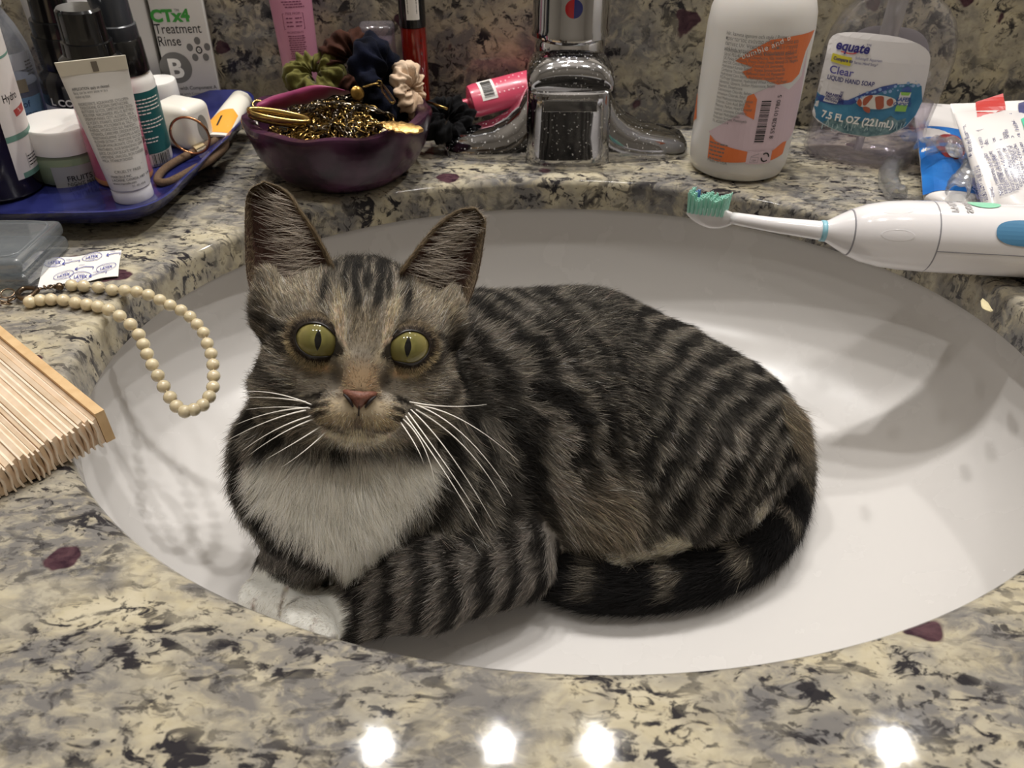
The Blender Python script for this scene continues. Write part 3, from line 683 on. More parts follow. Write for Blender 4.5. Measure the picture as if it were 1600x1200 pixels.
# fur ----------------------------------------------------------------------------
FUR_N = 380000
def lid_edge(sx, t):
    lo_, hi_ = 5.0, 60.0; ct, st = math.cos(t), math.sin(t)
    for _ in range(22):
        md = (lo_+hi_)/2
        if eye_r(np.array([sx*71+md*ct]), np.array([md*st]), sx)[0] < 1.0: lo_ = md
        else: hi_ = md
    return lo_
def lid_pt(sx, t, w_, dr=None):
    rr = lid_edge(sx, t)+w_; qx, qy = rr*math.cos(t), rr*math.sin(t); dd = math.hypot(qx, qy+1); Rl = 37.5+(1.7 if dr is None else dr)
    zz = math.sqrt(max(Rl*Rl-min(dd, 36.0)**2, 0))-33-max(0, dd-36.0)*.8
    return H(sx*71+qx, qy, zz)
def make_fur():
    T = np.vstack([CQ[:, [0, 1, 2]], CQ[:, [0, 2, 3]]]); A, B, C = CV[T[:, 0]], CV[T[:, 1]], CV[T[:, 2]]
    fn = np.cross(B-A, C-A); ar = np.linalg.norm(fn, axis=1)/2; fn /= (2*ar+1e-15)[:, None]; cen = (A+B+C)/3
    is_ear = T[:, 0] >= nb
    vis = ((CAMP-cen)*fn).sum(1)/np.linalg.norm(CAMP-cen, axis=1)
    lc = (cen-HE)@HR.T/S; hw = np.where((lc[:, 2] > -170) & (np.abs(lc[:, 0]) < 200) & (lc[:, 1] > -175), 1.9, 1.0)
    w = ar*np.where(vis > -.45, 1.0, .12)*hw*np.where(is_ear, 2.0, 1.0); w /= w.sum()
    ti = rng.choice(len(T), FUR_N, p=w); r1 = np.sqrt(rng.random(FUR_N)); r2 = rng.random(FUR_N)
    a, b, c = 1-r1, r1*(1-r2), r1*r2; p = A[ti]*a[:, None]+B[ti]*b[:, None]+C[ti]*c[:, None]
    n = vn[T[ti, 0]]*a[:, None]+vn[T[ti, 1]]*b[:, None]+vn[T[ti, 2]]*c[:, None]; n /= np.linalg.norm(n, axis=1)[:, None]+1e-9
    er = is_ear[ti]; g = group_of(p); jit = rng.normal(0, 1, FUR_N)
    col, L, D, lift = pattern(p, n, g, jit)
    loc = (p-HE)@HR.T/S; keep = np.ones(FUR_N, bool)
    for sx in (-1, 1):
        keep &= ~((eye_r(loc[:, 0], loc[:, 1], sx) < 1.06) & (loc[:, 2] > -90) & ~er)
    keep &= ~((np.hypot(loc[:, 0]/25, (loc[:, 1]+87)/12) < 1.0) & (loc[:, 2] > -5))
    # ears: short velvet, darker inside
    if er.any():
        vt = ear_tag[T[ti[er], 0]-nb]; ein = vt[:, 1] == 0
        rim = np.minimum(np.minimum(vt[:, 2], 1-vt[:, 2])*3.0, (1-vt[:, 3])*3.5)
        c_in = srgb('#5a463c')*1.0; c_rim = srgb('#94836a'); cc = np.where((rim < .30)[:, None], c_rim, c_in); cc = np.where(ein[:, None], cc, srgb('#837662'))
        col[er] = cc*np.exp(jit[er]*.30)[:, None]; L[er] = np.where(rim < .3, .0032, .0024); lift[er] = .30
        base = np.where((vt[:, 0] == 0)[:, None], P(450, 470, .32), P(690, 480, .32)); d = p[er]-base; D[er] = d/np.linalg.norm(d, axis=1)[:, None]
        keep &= ~(er & (rng.random(FUR_N) < .12))
    p, n, g, col, L, D, lift, er = [q[keep] for q in (p, n, g, col, L, D, lift, er)]; m = len(p)
    # lay direction, flow noise and clumping
    jn = np.stack([vnoise(p, 150, s_) for s_ in (21, 22, 23)], 1)+.6*np.stack([vnoise(p, 420, s_) for s_ in (24, 25, 26)], 1)
    t = D/(np.linalg.norm(D, axis=1)[:, None]+1e-9)+jn*.30+rng.normal(0, .10, (m, 3))
    t -= n*(t*n).sum(1)[:, None]; t /= np.linalg.norm(t, axis=1)[:, None]+1e-9
    L = L*rng.uniform(.65, 1.15, m)*(1+.25*vnoise(p, 300, 31)); lift = lift*rng.uniform(.7, 1.5, m)
    # short hair on the eyelids
    lid_ex = [[], [], [], [], []]
    for sx in (-1, 1):
        for _ in range(2400):
            tt = rng.uniform(0, 2*math.pi); w_ = rng.uniform(3.2, 16); q, qo = lid_pt(sx, tt, w_), lid_pt(sx, tt, w_+3); nn = q-EYES[0 if sx < 0 else 1]; nn /= np.linalg.norm(nn); d = qo-q
            up_ = math.sin(tt); c_ = (srgb('#c9b996') if up_ < -.1 else srgb('#8f8068')) if w_ > 6 else srgb('#3a3029')
            lid_ex[0].append(q+nn*.0006); lid_ex[1].append(nn); lid_ex[2].append(d/np.linalg.norm(d)+rng.normal(0, .2, 3)); lid_ex[3].append(rng.uniform(.0014, .0026)); lid_ex[4].append(c_*math.exp(rng.normal(0, .35)))
    # long pale hairs inside the ears, sweeping from the inner edge across the opening
    ex = [[], [], [], [], [], []]
    for side in (0, 1):
        for _ in range(500):
            a = rng.uniform(.55, .98); b = rng.beta(1.3, 1.6)*.74; q = ear_pt(side, a, b); q2 = ear_pt(side, max(a-.25, .05), min(b+.06, .95)); q3 = ear_pt(side, .5, b)
            fr = (CAMP-q); fr /= np.linalg.norm(fr); d = ear_pt(side, .12, min(b+.10, .97))-q; d += UP*.002; d /= np.linalg.norm(d)
            ex[0].append(q+fr*.0004); ex[1].append(fr); ex[2].append(d+rng.normal(0, .12, 3)); ex[3].append(rng.uniform(.010, .019)*(1-.45*b)); ex[4].append(srgb('#ddd2c4')*math.exp(rng.normal(0, .2))); ex[5].append(rng.uniform(.15, .5))
    for a_, b_ in zip(ex, lid_ex): a_.extend(b_)
    ex[5].extend(rng.uniform(.1, .3, len(lid_ex[0])))
    E_ = [np.array(q) for q in ex]
    p = np.vstack([p, E_[0]]); n = np.vstack([n, E_[1]]); t = np.vstack([t, E_[2]]); L = np.concatenate([L, E_[3]]); col = np.vstack([col, E_[4]]); lift = np.concatenate([lift, E_[5]])
    m = len(p); K = 5; pos = np.zeros((m, K, 3)); bend = rng.normal(0, .10, (m, 3))
    for k in range(K):
        s = k/(K-1); pos[:, k] = p-n*.0004+L[:, None]*(t*(s*(1-.12*s))[..., None] if False else t*s*(1-.10*s))+n*(L*lift*(s*1.25-.45*s*s))[:, None]+bend*(L*s*s)[:, None]
    # keep hairs out of the basin surface
    flat = pos.reshape(-1, 3); r = np.minimum(np.hypot((flat[:, 0]-SX)/(SA+.010), (flat[:, 1]-SY)/(SB+.010)), .9999); bz = -CT-.100*(1-r**3.4)**.35
    flat[:, 2] = np.where(flat[:, 2] < bz+.0006, bz+.0006, flat[:, 2])
    hc = bpy.data.hair_curves.new('fur'); hc.add_curves([K]*m); hc.position_data.foreach_set('vector', flat.ravel().astype(np.float32))
    ra = hc.attributes.get('radius') or hc.attributes.new('radius', 'FLOAT', 'POINT')
    wd = np.where(L > .007, .000068, .000060); prof = np.array([1, .95, .8, .55, .12]); ra.data.foreach_set('value', (wd[:, None]*prof).ravel().astype(np.float32))
    ca = hc.attributes.new('coat', 'FLOAT_COLOR', 'CURVE'); ca.data.foreach_set('color', np.hstack([col, np.ones((m, 1))]).ravel().astype(np.float32))
    hc.materials.append(coat_mat('cat_fur', .55, True))
    o = bpy.data.objects.new('fur', hc); link(o, CAT); tag(o, kind='stuff'); return o
make_fur()
# eyes: glossy globes with a green-gold iris and an upright slit pupil -------------
def eye_mat():
    m = bpy.data.materials.new('cat_eye'); m.use_nodes = True; nt = m.node_tree; b = nt.nodes['Principled BSDF']; N = nt.nodes.new; Lk = nt.links.new
    tc = N('ShaderNodeTexCoord'); sp = N('ShaderNodeSeparateXYZ'); Lk(tc.outputs['Object'], sp.inputs[0])
    def mth(op, a, c=None):
        x = N('ShaderNodeMath'); x.operation = op
        for i, q in enumerate((a, c)):
            if q is None: continue
            if isinstance(q, (int, float)): x.inputs[i].default_value = q
            else: Lk(q, x.inputs[i])
        return x.outputs[0]
    x = mth('DIVIDE', sp.outputs[0], EYE_R); y = mth('DIVIDE', sp.outputs[1], EYE_R)
    px = mth('DIVIDE', x, 0.145); py = mth('DIVIDE', y, 0.44)
    pr = mth('ADD', mth('POWER', mth('ABSOLUTE', px), 1.25), mth('POWER', mth('ABSOLUTE', py), 1.6))      # pointed slit
    rr = mth('SQRT', mth('ADD', mth('MULTIPLY', x, x), mth('MULTIPLY', y, y)))
    nz = N('ShaderNodeTexNoise'); nz.inputs['Scale'].default_value = 420; nz.inputs['Detail'].default_value = 5; Lk(tc.outputs['Object'], nz.inputs['Vector'])
    rp = N('ShaderNodeValToRGB'); e = rp.color_ramp.elements; e[0].position = 0.10; e[0].color = (*lin('#827c48'), 1); e[1].position = 0.62; e[1].color = (*lin('#777041'), 1)
    for pos, c in ((.35, '#6c683a'), (.76, '#837a47'), (.92, '#3a341f')):
        q = e.new(pos); q.color = (*lin(c), 1)
    Lk(mth('ADD', rr, mth('MULTIPLY', mth('SUBTRACT', nz.outputs['Fac'], .5), .30)), rp.inputs['Fac'])
    mx = N('ShaderNodeMix'); mx.data_type = 'RGBA'; f = N('ShaderNodeMapRange'); f.inputs[1].default_value = .92; f.inputs[2].default_value = 1.06; f.inputs[3].default_value = 1; f.inputs[4].default_value = 0
    Lk(pr, f.inputs[0]); Lk(f.outputs[0], mx.inputs['Factor']); Lk(rp.outputs['Color'], mx.inputs['A']); mx.inputs['B'].default_value = (.006, .006, .006, 1)
    Lk(mx.outputs['Result'], b.inputs['Base Color']); b.inputs['Roughness'].default_value = .03
    return m
M_EYE = eye_mat(); M_LID = mat('lid_skin', '#1d1613', .35)
HMAT = basis(HX, HY, HZ, (0, 0, 0)).to_3x3()
for sx, e in ((-1, EYES[0]), (1, EYES[1])):
    v, f = uvsphere(EYE_R, 40, 24); o = mesh_obj('eye', v, f, M_EYE, CAT, loc=tuple(e))
    # each globe looks at the viewer
    z = (CAMP-e)/np.linalg.norm(CAMP-e); x = HX-z*np.dot(HX, z); x /= np.linalg.norm(x); y = np.cross(z, x)
    o.rotation_euler = basis(x, y, z, (0, 0, 0)).to_3x3().to_euler()
    NK_ = 56                                                     # lid: a band of skin lying on the globe, its inner edge the almond opening
    for nm, m_l, WD in (('eyelid_rim', M_LID, ((0, .2), (.9, 1.9), (2.4, 2.3), (4.4, 1.7))), ('eyelid', mat('lid_outer', '#54483b', .8), ((3.8, 1.6), (6, 1.7), (9, 1.7), (13, 1.5), (18, 0.5)))):
        vv = [lid_pt(sx, 2*math.pi*k/NK_, w_, dr) for k in range(NK_) for w_, dr in WD]; ff = []; n_ = len(WD)
        for k in range(NK_):
            for j in range(n_-1): a_ = k*n_+j; b_ = ((k+1) % NK_)*n_+j; ff.append((a_, a_+1, b_+1, b_))
        mesh_obj(nm, vv, ff, m_l, CAT)
# nose leather
def nose():
    mb = MB(); rings = []
    out = [(-27, -73), (-20, -70), (-8, -70.5), (0, -71.5), (8, -70.5), (20, -70), (27, -73), (27, -78), (21, -86), (14, -93), (8, -99), (3, -104), (0, -106), (-3, -104), (-8, -99), (-14, -93), (-21, -86), (-27, -78)]
    out = catmull([(a, b, 0) for a, b in out], 3, True)
    for k, dz in ((1.06, 20), (1.0, 40), (.9, 48), (.7, 53), (.4, 55.5), (.12, 56)):
        rings.append([H(q[0]*k, -84+(q[1]+84)*k, dz-abs(q[0])*k*.42-max(0, -(q[1]+84))*k*.45) for q in out])
    v, f = loft(rings, False); n_ = len(out); f.append(tuple(range(5*n_, 6*n_))); o = mesh_obj('nose', v, f, mat('nose_leather', '#7f5344', .45, color2='#6d4538', vscale=900, bump=.25, bscale=2200), CAT)
    for sx in (-1, 1):                                           # nostrils: dark comma slits
        pp = [H(sx*a, b, c) for a, b, c in ((9, -97, 46.5), (13, -90, 48), (18, -84, 47), (24, -79, 43.5))]
        v, f = tube(catmull(pp, 4), [2.2*S*(.6+.6*math.sin(math.pi*i/12)) for i in range(13)], 8); mesh_obj('nostril', v, f, mat('nostril_skin', '#1c1210', .6), o)
    v, f = tube(catmull([H(0, -95, 49), H(0, -101, 47), H(0, -110, 42)], 4), 1.1*S, 8); mesh_obj('philtrum', v, f, mat('nostril_skin'), o)
nose()
# whiskers
M_WH = mat('whisker_hair', '#f4efe6', .35, sss=0.0)
WK = [(( 488, 633), (430, 608), (380, 612), -25), ((482, 637), (420, 640), (366, 665), -10), ((478, 641), (420, 652), (352, 690), 5), ((486, 650), (430, 665), (378, 705), 15), ((490, 655), (440, 672), (388, 712), 25),
      ((500, 640), (440, 632), (384, 640), -40), ((508, 662), (465, 690), (415, 718), 30), ((516, 668), (480, 705), (440, 730), 30), ((478, 628), (420, 618), (375, 622), -50),
      ((648, 632), (730, 660), (800, 775), 20), ((642, 640), (700, 690), (775, 825), 35), ((638, 645), (705, 735), (745, 800), 40), ((634, 650), (700, 740), (757, 840), 45), ((650, 640), (740, 690), (790, 790), 10),
      ((630, 655), (670, 690), (680, 760), 45), ((640, 628), (700, 640), (760, 632), -10), ((654, 634), (720, 640), (810, 720), -5), ((626, 660), (655, 700), (662, 725), 45)]
for i, (a, b, c, dz) in enumerate(WK):
    zr = 0; pa = P(*a, HE_D-(8)*S); pb = P(*b, HE_D-(30+dz)*S); pc = P(*c, HE_D-(10+dz)*S)
    path = [(1-t)**2*pa+2*t*(1-t)*pb+t*t*pc for t in np.linspace(0, 1, 14)]
    v, f = tube(path, [.00030*(1-.82*k/13) for k in range(14)], 6); mesh_obj('whisker', v, f, M_WH, CAT)
# ------------------------------------------------------------------ helpers for standing things
TILT = math.radians(2.5); T0 = np.array([0, .41, .011]); TN = np.array([0, -math.sin(TILT), math.cos(TILT)])
def on_tray(u, v, up=0.0):
    r = ray(u, v); o = T0+TN*up; t = np.dot(o-CAMP, TN)/np.dot(r, TN); return CAMP+r*t
def proj(p):
    q = np.array(p)-CAMP; d = q@FWD; return 800+FPX*(q@RIGHT)/d, 600-FPX*(q@UP)/d
def hgt(base, v, axis=TN):                                       # height along the axis at which a standing thing reaches image row v
    lo, hi = 0.0, 0.3
    for _ in range(40):
        m = (lo+hi)/2
        if proj(base+np.array(axis)*m)[1] > v: lo = m
        else: hi = m
    return lo
RTRAY = Matrix.Rotation(TILT, 3, 'X')
def tray_thing(name, base, rz=0.0, lean=0.0, leanx=0.0):
    R = RTRAY @ Matrix.Rotation(lean, 3, 'Y') @ Matrix.Rotation(leanx, 3, 'X') @ Matrix.Rotation(rz, 3, 'Z')
    return empty(name, tuple(base), tuple(R.to_euler()))
def cyl(R, a0=0.0, off=.00012):                                  # label space wrapped on a cylinder whose front faces -y
    def fn(x, y): t = x/R+a0; return ((R+off)*math.sin(t), -(R+off)*math.cos(t), y)
    return fn
def face_to_cam(b): return math.atan2(-(b[0]), b[1])              # turn that makes a thing's -y side face the viewer
M_BLACKP = mat('black_plastic', '#131314', .18, coat=.3)
M_WHITEP = mat('white_plastic', '#e9e6e1', .30, sss=.1, sss_r=.002)
M_INK = mat('black_ink', '#191919', .5); M_INKG = mat('grey_ink', '#6f6e6b', .5); M_INKW = mat('white_ink', '#f2f0ea', .5)
M_PAPER = mat('white_paper', '#ece8e2', .55, vary=.02, vscale=80)
M_CHROME = mat('chrome_metal', '#c9c9cc', .07, 1.0)
M_GOLD = mat('gold_metal', '#8f7848', .22, 1.0, color2='#5c4824', vscale=400)
M_GOLDL = mat('bright_gold', '#b89c60', .20, 1.0)
M_BRONZE = mat('bronze_metal', '#7b6a58', .28, 1.0)
def clear_mat(name, tint='#ffffff', gloss=.05, base=.04, haze=0.0):
    """thin clear plastic: light passes straight through, edges and highlights reflect"""
    if name in MATS: return MATS[name]
    m = bpy.data.materials.new(name); m.use_nodes = True; nt = m.node_tree; nt.nodes.clear(); N = nt.nodes.new; L = nt.links.new; MATS[name] = m
    out = N('ShaderNodeOutputMaterial'); tr = N('ShaderNodeBsdfTransparent'); tr.inputs[0].default_value = (*lin(tint), 1)
    gl = N('ShaderNodeBsdfGlossy'); gl.inputs['Roughness'].default_value = gloss; lw = N('ShaderNodeLayerWeight'); lw.inputs['Blend'].default_value = .30
    mr = N('ShaderNodeMapRange'); mr.inputs[3].default_value = base; mr.inputs[4].default_value = .75; L(lw.outputs['Facing'], mr.inputs[0])
    pw = N('ShaderNodeMath'); pw.operation = 'POWER'; pw.inputs[1].default_value = 1.6; L(lw.outputs['Facing'], pw.inputs[0]); L(pw.outputs[0], mr.inputs[0])
    mx = N('ShaderNodeMixShader'); L(mr.outputs[0], mx.inputs[0]); L(tr.outputs[0], mx.inputs[1]); L(gl.outputs[0], mx.inputs[2]); last = mx.outputs[0]
    if haze:
        df = N('ShaderNodeBsdfDiffuse'); df.inputs[0].default_value = (*lin(tint), 1); m2 = N('ShaderNodeMixShader'); m2.inputs[0].default_value = haze; L(last, m2.inputs[1]); L(df.outputs[0], m2.inputs[2]); last = m2.outputs[0]
    L(last, out.inputs[0]); return m
M_CLEAR = clear_mat('clear_plastic', '#f4f4f6')
# ------------------------------------------------------------------ blue tray
def tray():
    fr = on_tray(248, 330); br = on_tray(410, 166)
    x1 = fr[0]+.004; x0 = -.46; y0 = -.010; y1 = .178; shear = (br[0]-fr[0])/(br[1]-fr[1]); cx, cy = (x0+x1)/2, (y0+y1)/2; hx_, hy_ = (x1-x0)/2, (y1-y0)/2
    prof = [(.10, .0005), (.03, 0.0), (.018, .0004), (.010, .0022), (.004, .0060), (.0015, .0078), (0, .0075), (.0015, .0045), (.008, -.003), (.016, -.0045), (.03, -.005), (.10, -.005)]
    n = 140; rings = []
    for ins, z in prof:
        R_ = []
        for i in range(n):
            t = 2*math.pi*i/n; c, s = math.cos(t), math.sin(t); e = 9.0
            k = (abs(c)**e+abs(s)**e)**(-1/e); x, y = c*k, s*k
            w = max(0, z)/.0078; wav = .0018*w*math.sin(7*t+1)+.0012*w*math.sin(17*t)
            lift = w*.004*max(0, y)**3                              # the back rim stands higher
            yy = cy+y*(hy_-ins)+wav*y; R_.append((cx+x*(hx_-ins)+wav*x+shear*(yy-y0), yy, z+wav*.6+lift))
        rings.append(R_)
    v, f = loft(rings)
    o = mesh_obj('tray', v, f, mat('blue_glaze', '#1f2354', .2, color2='#2c316a', vscale=55, coat=.3, bump=.15, bscale=150), sharp=50, loc=tuple(T0), rot=(TILT, 0, 0))
    return tag(o, 'cobalt blue glazed ceramic tray with wavy raised rim', 'tray')
tray()
# ------------------------------------------------------------------ dark brown bottle cut by the left edge
b = on_tray(4, 292, .002); R_ = .0235; t = tray_thing('shampoo_bottle', b, face_to_cam(b), lean=math.radians(6)); tag(t, 'dark brown bottle with white and green label at the left edge', 'bottle')
v, f = lathe([(R_*.6, 0), (R_*.93, .0005), (R_, .003), (R_, .118), (R_*.9, .126), (R_*.5, .132), (R_*.45, .15)], 48); mesh_obj('bottle_body', v, f, mat('brown_plastic', '#1f1312', .15, coat=.4), t, sharp=50)
H_ = lambda v_: hgt(b, v_); pr = Print(cyl(R_))
M_LBLG = mat('label_green', '#6f9a8a', .45)
pr2 = Print(cyl(R_, off=.00006)); xr = R_*1.45; xl = .0085
pr2.rect(M_PAPER, xl, H_(262), xr, H_(20), 24, 1); 
for y_a, y_b, dx_ in ((40, 22, 0), (82, 78, 0), (205, 196, 0), (262, 254, .004)):
    pz = Print(cyl(R_)); pz.rect(M_LBLG, xl+dx_, H_(y_a), xr, H_(y_b), 24, 1); pz.build(t, {'label_green': 'green_band'})
M_RED = mat('red_ink', '#b8332b', .45)
pr.poly(M_RED, [(.0195, H_(172)), (.030, H_(170)), (.030, H_(158)), (.0185, H_(161))], 0, .0012)
pr.text(M_INK, 'Hydro', .0135, H_(146), .0062, squeeze=.72, bold=.01); pr.text(M_INKW, '%', .0225, H_(168), .0036)
pr.frame(M_INK, .018, H_(250), .0275, H_(228), .0002)
for k in range(4): pr.scribble(M_INK, .0187, H_(234+k*4.6), .0082, .0013, k)
pr2.build(t, {'white_paper': 'label'}); pr.build(t, {'label_green': 'label_band', 'red_ink': 'label_badge'})
# ------------------------------------------------------------------ clear remover bottle behind it
b = on_tray(40, 216); R_ = .0180; t = tray_thing('remover_bottle', b, face_to_cam(b), lean=math.radians(6)); tag(t, 'clear plastic remover bottle with small pale blue label', 'bottle')
v, f = lathe([(R_*.7, 0), (R_*.96, .0008), (R_, .004), (R_, .052), (R_*.93, .062), (R_*.72, .074), (R_*.45, .084), (R_*.40, .088)], 40); mesh_obj('bottle_body', v, f, clear_mat('smoky_clear', '#d5d8de', .12, .08, .22), t, sharp=60)
v, f = lathe([(R_*.9, .002), (R_*.93, .004), (R_*.93, .040)], 40); mesh_obj('liquid', v, f, clear_mat('pale_liquid', '#c9ced8', .1, .03, .35), t, sharp=60)
v, f = lathe([(R_*.5, .086), (R_*.52, .087), (R_*.52, .12), (R_*.4, .122)], 28); mesh_obj('cap', v, f, M_WHITEP, t, sharp=50)
pr = Print(cyl(R_)); pr.rect(mat('pale_blue_label', '#8fb7d6', .4), -.004, hgt(b, 186), .0185, hgt(b, 140), 16, 1)
pr3 = Print(cyl(R_, off=.0003)); mi = mat('navy_ink', '#22346b', .5); pr3.text(mi, 'of', .0035, hgt(b, 154), .0060); pr3.text(mi, 'cara', .0035, hgt(b, 168), .0050)
pr.rect(mat('pale_grey_label', '#c8ccd2', .5), .004, hgt(b, 98), .018, hgt(b, 72), 10, 1); pr.rect(mat('beige_chip', '#a79c82', .5), .0005, hgt(b, 132), .010, hgt(b, 112), 8, 1)
for k in range(5): pr3.scribble(M_INKG, .0125, hgt(b, 88+k*5), .006, .0014, k)
pr.build(t, {'pale_blue_label': 'label', 'pale_grey_label': 'label', 'beige_chip': 'label'}); pr3.build(t)
# ------------------------------------------------------------------ tall white pump bottle right at the back
b = on_tray(150, 172); t = tray_thing('lotion_bottle', b, face_to_cam(b)); tag(t, 'pale grey bottle standing behind the black capped bottles', 'bottle')
v, f = lathe([(.020, 0), (.0225, .002), (.0225, .11), (.018, .12), (.009, .126), (.009, .14)], 36); mesh_obj('bottle_body', v, f, mat('milky_plastic', '#cfcdcb', .35), t, sharp=55)
v, f = lathe([(.0105, .128), (.0105, .150), (.009, .152)], 24); mesh_obj('cap', v, f, M_WHITEP, t, sharp=50)
# ------------------------------------------------------------------ black COLOR bottle with stepped cap
b = on_tray(128, 212); t = tray_thing('color_bottle', b, face_to_cam(b), lean=math.radians(6)); tag(t, 'black bottle with stepped black cap and white block lettering', 'bottle')
h_ = lambda v_: hgt(b, v_); R_ = .0165
v, f = lathe([(R_*.8, 0), (R_, .001), (R_, h_(122)), (R_*.93, h_(112)), (R_*.72, h_(104)), (R_*.7, h_(102))], 36); bb = mesh_obj('bottle_body', v, f, mat('black_gloss', '#17171a', .12, color2='#232329', vscale=160, coat=.5), t, sharp=50)
v, f = lathe([(R_*.74, h_(104)), (R_*.80, h_(102)), (R_*.88, h_(54)), (R_*.86, h_(52)), (R_*.80, h_(51.5)), (R_*.80, h_(29)), (R_*.79, h_(28)), (R_*.68, h_(27.5)), (R_*.66, h_(-40)), (R_*.5, h_(-44))], 36); mesh_obj('cap', v, f, M_BLACKP, t, sharp=35)
pr = Print(cyl(R_)); pr.rect(mat('silver_label', '#b9b7bd', .35), -R_*1.4, h_(186), R_*1.4, h_(155), 20, 1); pr4 = Print(cyl(R_, off=.0003))
pr4.text(M_INKW, 'L COLOR', -.0145, h_(152), .0062, bold=.03); pr4.text(M_INK, 'II', -.004, h_(163), .0050, 'CENTER', bold=.04)
pr.build(t, {'silver_label': 'label'}); pr4.build(t)
# ------------------------------------------------------------------ pink mist bottle with black cap
b = on_tray(196, 277); t = tray_thing('mist_bottle', b, face_to_cam(b), lean=math.radians(3)); tag(t, 'pink mist bottle with black cap behind the white tube', 'bottle'); R_ = .0168
h_ = lambda v_: hgt(b, v_)
v, f = lathe([(R_*.85, 0), (R_*.98, .0012), (R_, .004), (R_, h_(118)), (R_*.93, h_(108)), (R_*.7, h_(98)), (R_*.6, h_(94)), (R_*.6, h_(88))], 40)
m = mat('pink_translucent', '#c8637f', .12, trans=.25, ior=1.3, coat=.4, color2='#d77f96', vscale=60); mesh_obj('bottle_body', v, f, m, t, sharp=50)
v, f = lathe([(R_*.98, .0012), (R_*1.005, .0025), (R_*1.0, .0046)], 40, ends=False); mesh_obj('base_ring', v, f, mat('amber_plastic', '#c98b57', .2), t)
v, f = lathe([(R_*1.02, h_(92)), (R_*1.0, h_(88)), (R_*.82, h_(82)), (R_*.80, h_(62)), (R_*.72, h_(61)), (R_*.70, h_(14)), (R_*.64, h_(10)), (R_*.2, h_(9.5))], 40); mesh_obj('cap', v, f, M_BLACKP, t, sharp=35)
pr = Print(cyl(R_)); M_PINKL = mat('pink_print', '#e3a3b4', .4)
for k in range(9): pr.line(M_PINKL, [(R_*(.55+.08*math.sin(k*1.7)), h_(140+k*11)), (R_*(.80+.1*math.cos(k)), h_(150+k*11)), (R_*1.25, h_(146+k*11))], .0010)
pr.text(M_INK, 'c', R_*.80, h_(166), .008, bold=.03); pr.text(M_INK, 'face', R_*.62, h_(222), .0085, shear=.4, squeeze=.8); pr.text(M_INK, 'Mist', R_*.75, h_(240), .0062, shear=.4, squeeze=.8)
pr.build(t, {'pink_print': 'printed_leaf'})
# ------------------------------------------------------------------ spray bottle with teal label
b = on_tray(233, 250); t = tray_thing('spray_bottle', b, face_to_cam(b), lean=math.radians(3)); tag(t, 'white spray bottle with teal label, black collar and smoky cap', 'bottle'); R_ = .0150
h_ = lambda v_: hgt(b, v_)
v, f = lathe([(R_*.85, 0), (R_*.98, .001), (R_, .003), (R_, h_(126)), (R_*.93, h_(116)), (R_*.80, h_(109)), (R_*.78, h_(104))], 40); mesh_obj('bottle_body', v, f, M_WHITEP, t, sharp=55)
v, f = lathe([(R_*.90, h_(110)), (R_*.92, h_(108)), (R_*.86, h_(60)), (R_*.80, h_(57))], 36); mesh_obj('collar', v, f, M_BLACKP, t, sharp=40)
v, f = lathe([(R_*.80, h_(58)), (R_*.82, h_(56)), (R_*.80, h_(36)), (R_*.74, h_(34)), (R_*.70, h_(-20)), (R_*.6, h_(-40)), (R_*.3, h_(-42))], 36); mesh_obj('cap', v, f, mat('smoky_plastic', '#3e4147', .25, trans=.15, coat=.2), t, sharp=40)
pr = Print(cyl(R_)); M_TEAL = mat('teal_label', '#1f5f60', .45); pr.rect(M_TEAL, -R_*1.5, h_(228), R_*1.5, h_(134), 28, 1); pr.build(t, {'teal_label': 'label'})
pr = Print(cyl(R_, off=.0003))
for k in range(13):
    if k not in (5, 10): pr.scribble(M_INKW, -.004, h_(146+k*5.4), (.020, .021, .019, .021, .012, 0, .020, .021, .017, .010, 0, .013, .012)[k], .0013, k)
pr.barcode(M_INK, .002, h_(246), .0135, h_(229)-h_(246), 22, 3); pr.scribble(M_INK, .0018, h_(251), .013, .0016, 5); pr.build(t, {'black_ink': 'barcode'})
# ------------------------------------------------------------------ face mask jar
b = on_tray(113, 272); t = tray_thing('mask_jar', b, face_to_cam(b), lean=math.radians(4)); tag(t, 'green glass cream jar with wide white lid', 'jar'); R_ = .0205; h_ = lambda v_: hgt(b, v_)
v, f = lathe([(R_*.85, 0), (R_*.97, .0015), (R_, .005), (R_, h_(232)), (R_*.93, h_(226)), (R_*.9, h_(222))], 44); mesh_obj('jar_body', v, f, mat('green_glass', '#8f9f80', .12, trans=.25, coat=.4), t, sharp=50)
v, f = lathe([(R_*.96, h_(226)), (R_*1.0, h_(225)), (R_*1.0, h_(191)), (R_*.97, h_(188.5)), (R_*.90, h_(188)), (R_*.02, h_(188))], 44); mesh_obj('lid', v, f, M_WHITEP, t, sharp=35)
pr = Print(cyl(R_)); pr.rect(mat('grey_label', '#a5a6a2', .4), -R_*.55, h_(284), R_*1.45, h_(240), 26, 1); pr.build(t, {'grey_label': 'label'}); pr = Print(cyl(R_, off=.0003))
pr.text(M_INK, 'FRUITS', -.004, h_(262), .0048, bold=.01); pr.text(M_INK, 'NIGHT MASK', -.0045, h_(269), .0032); pr.text(M_INK, "A L'AVOCAT", -.001, h_(275), .0032); pr.build(t)
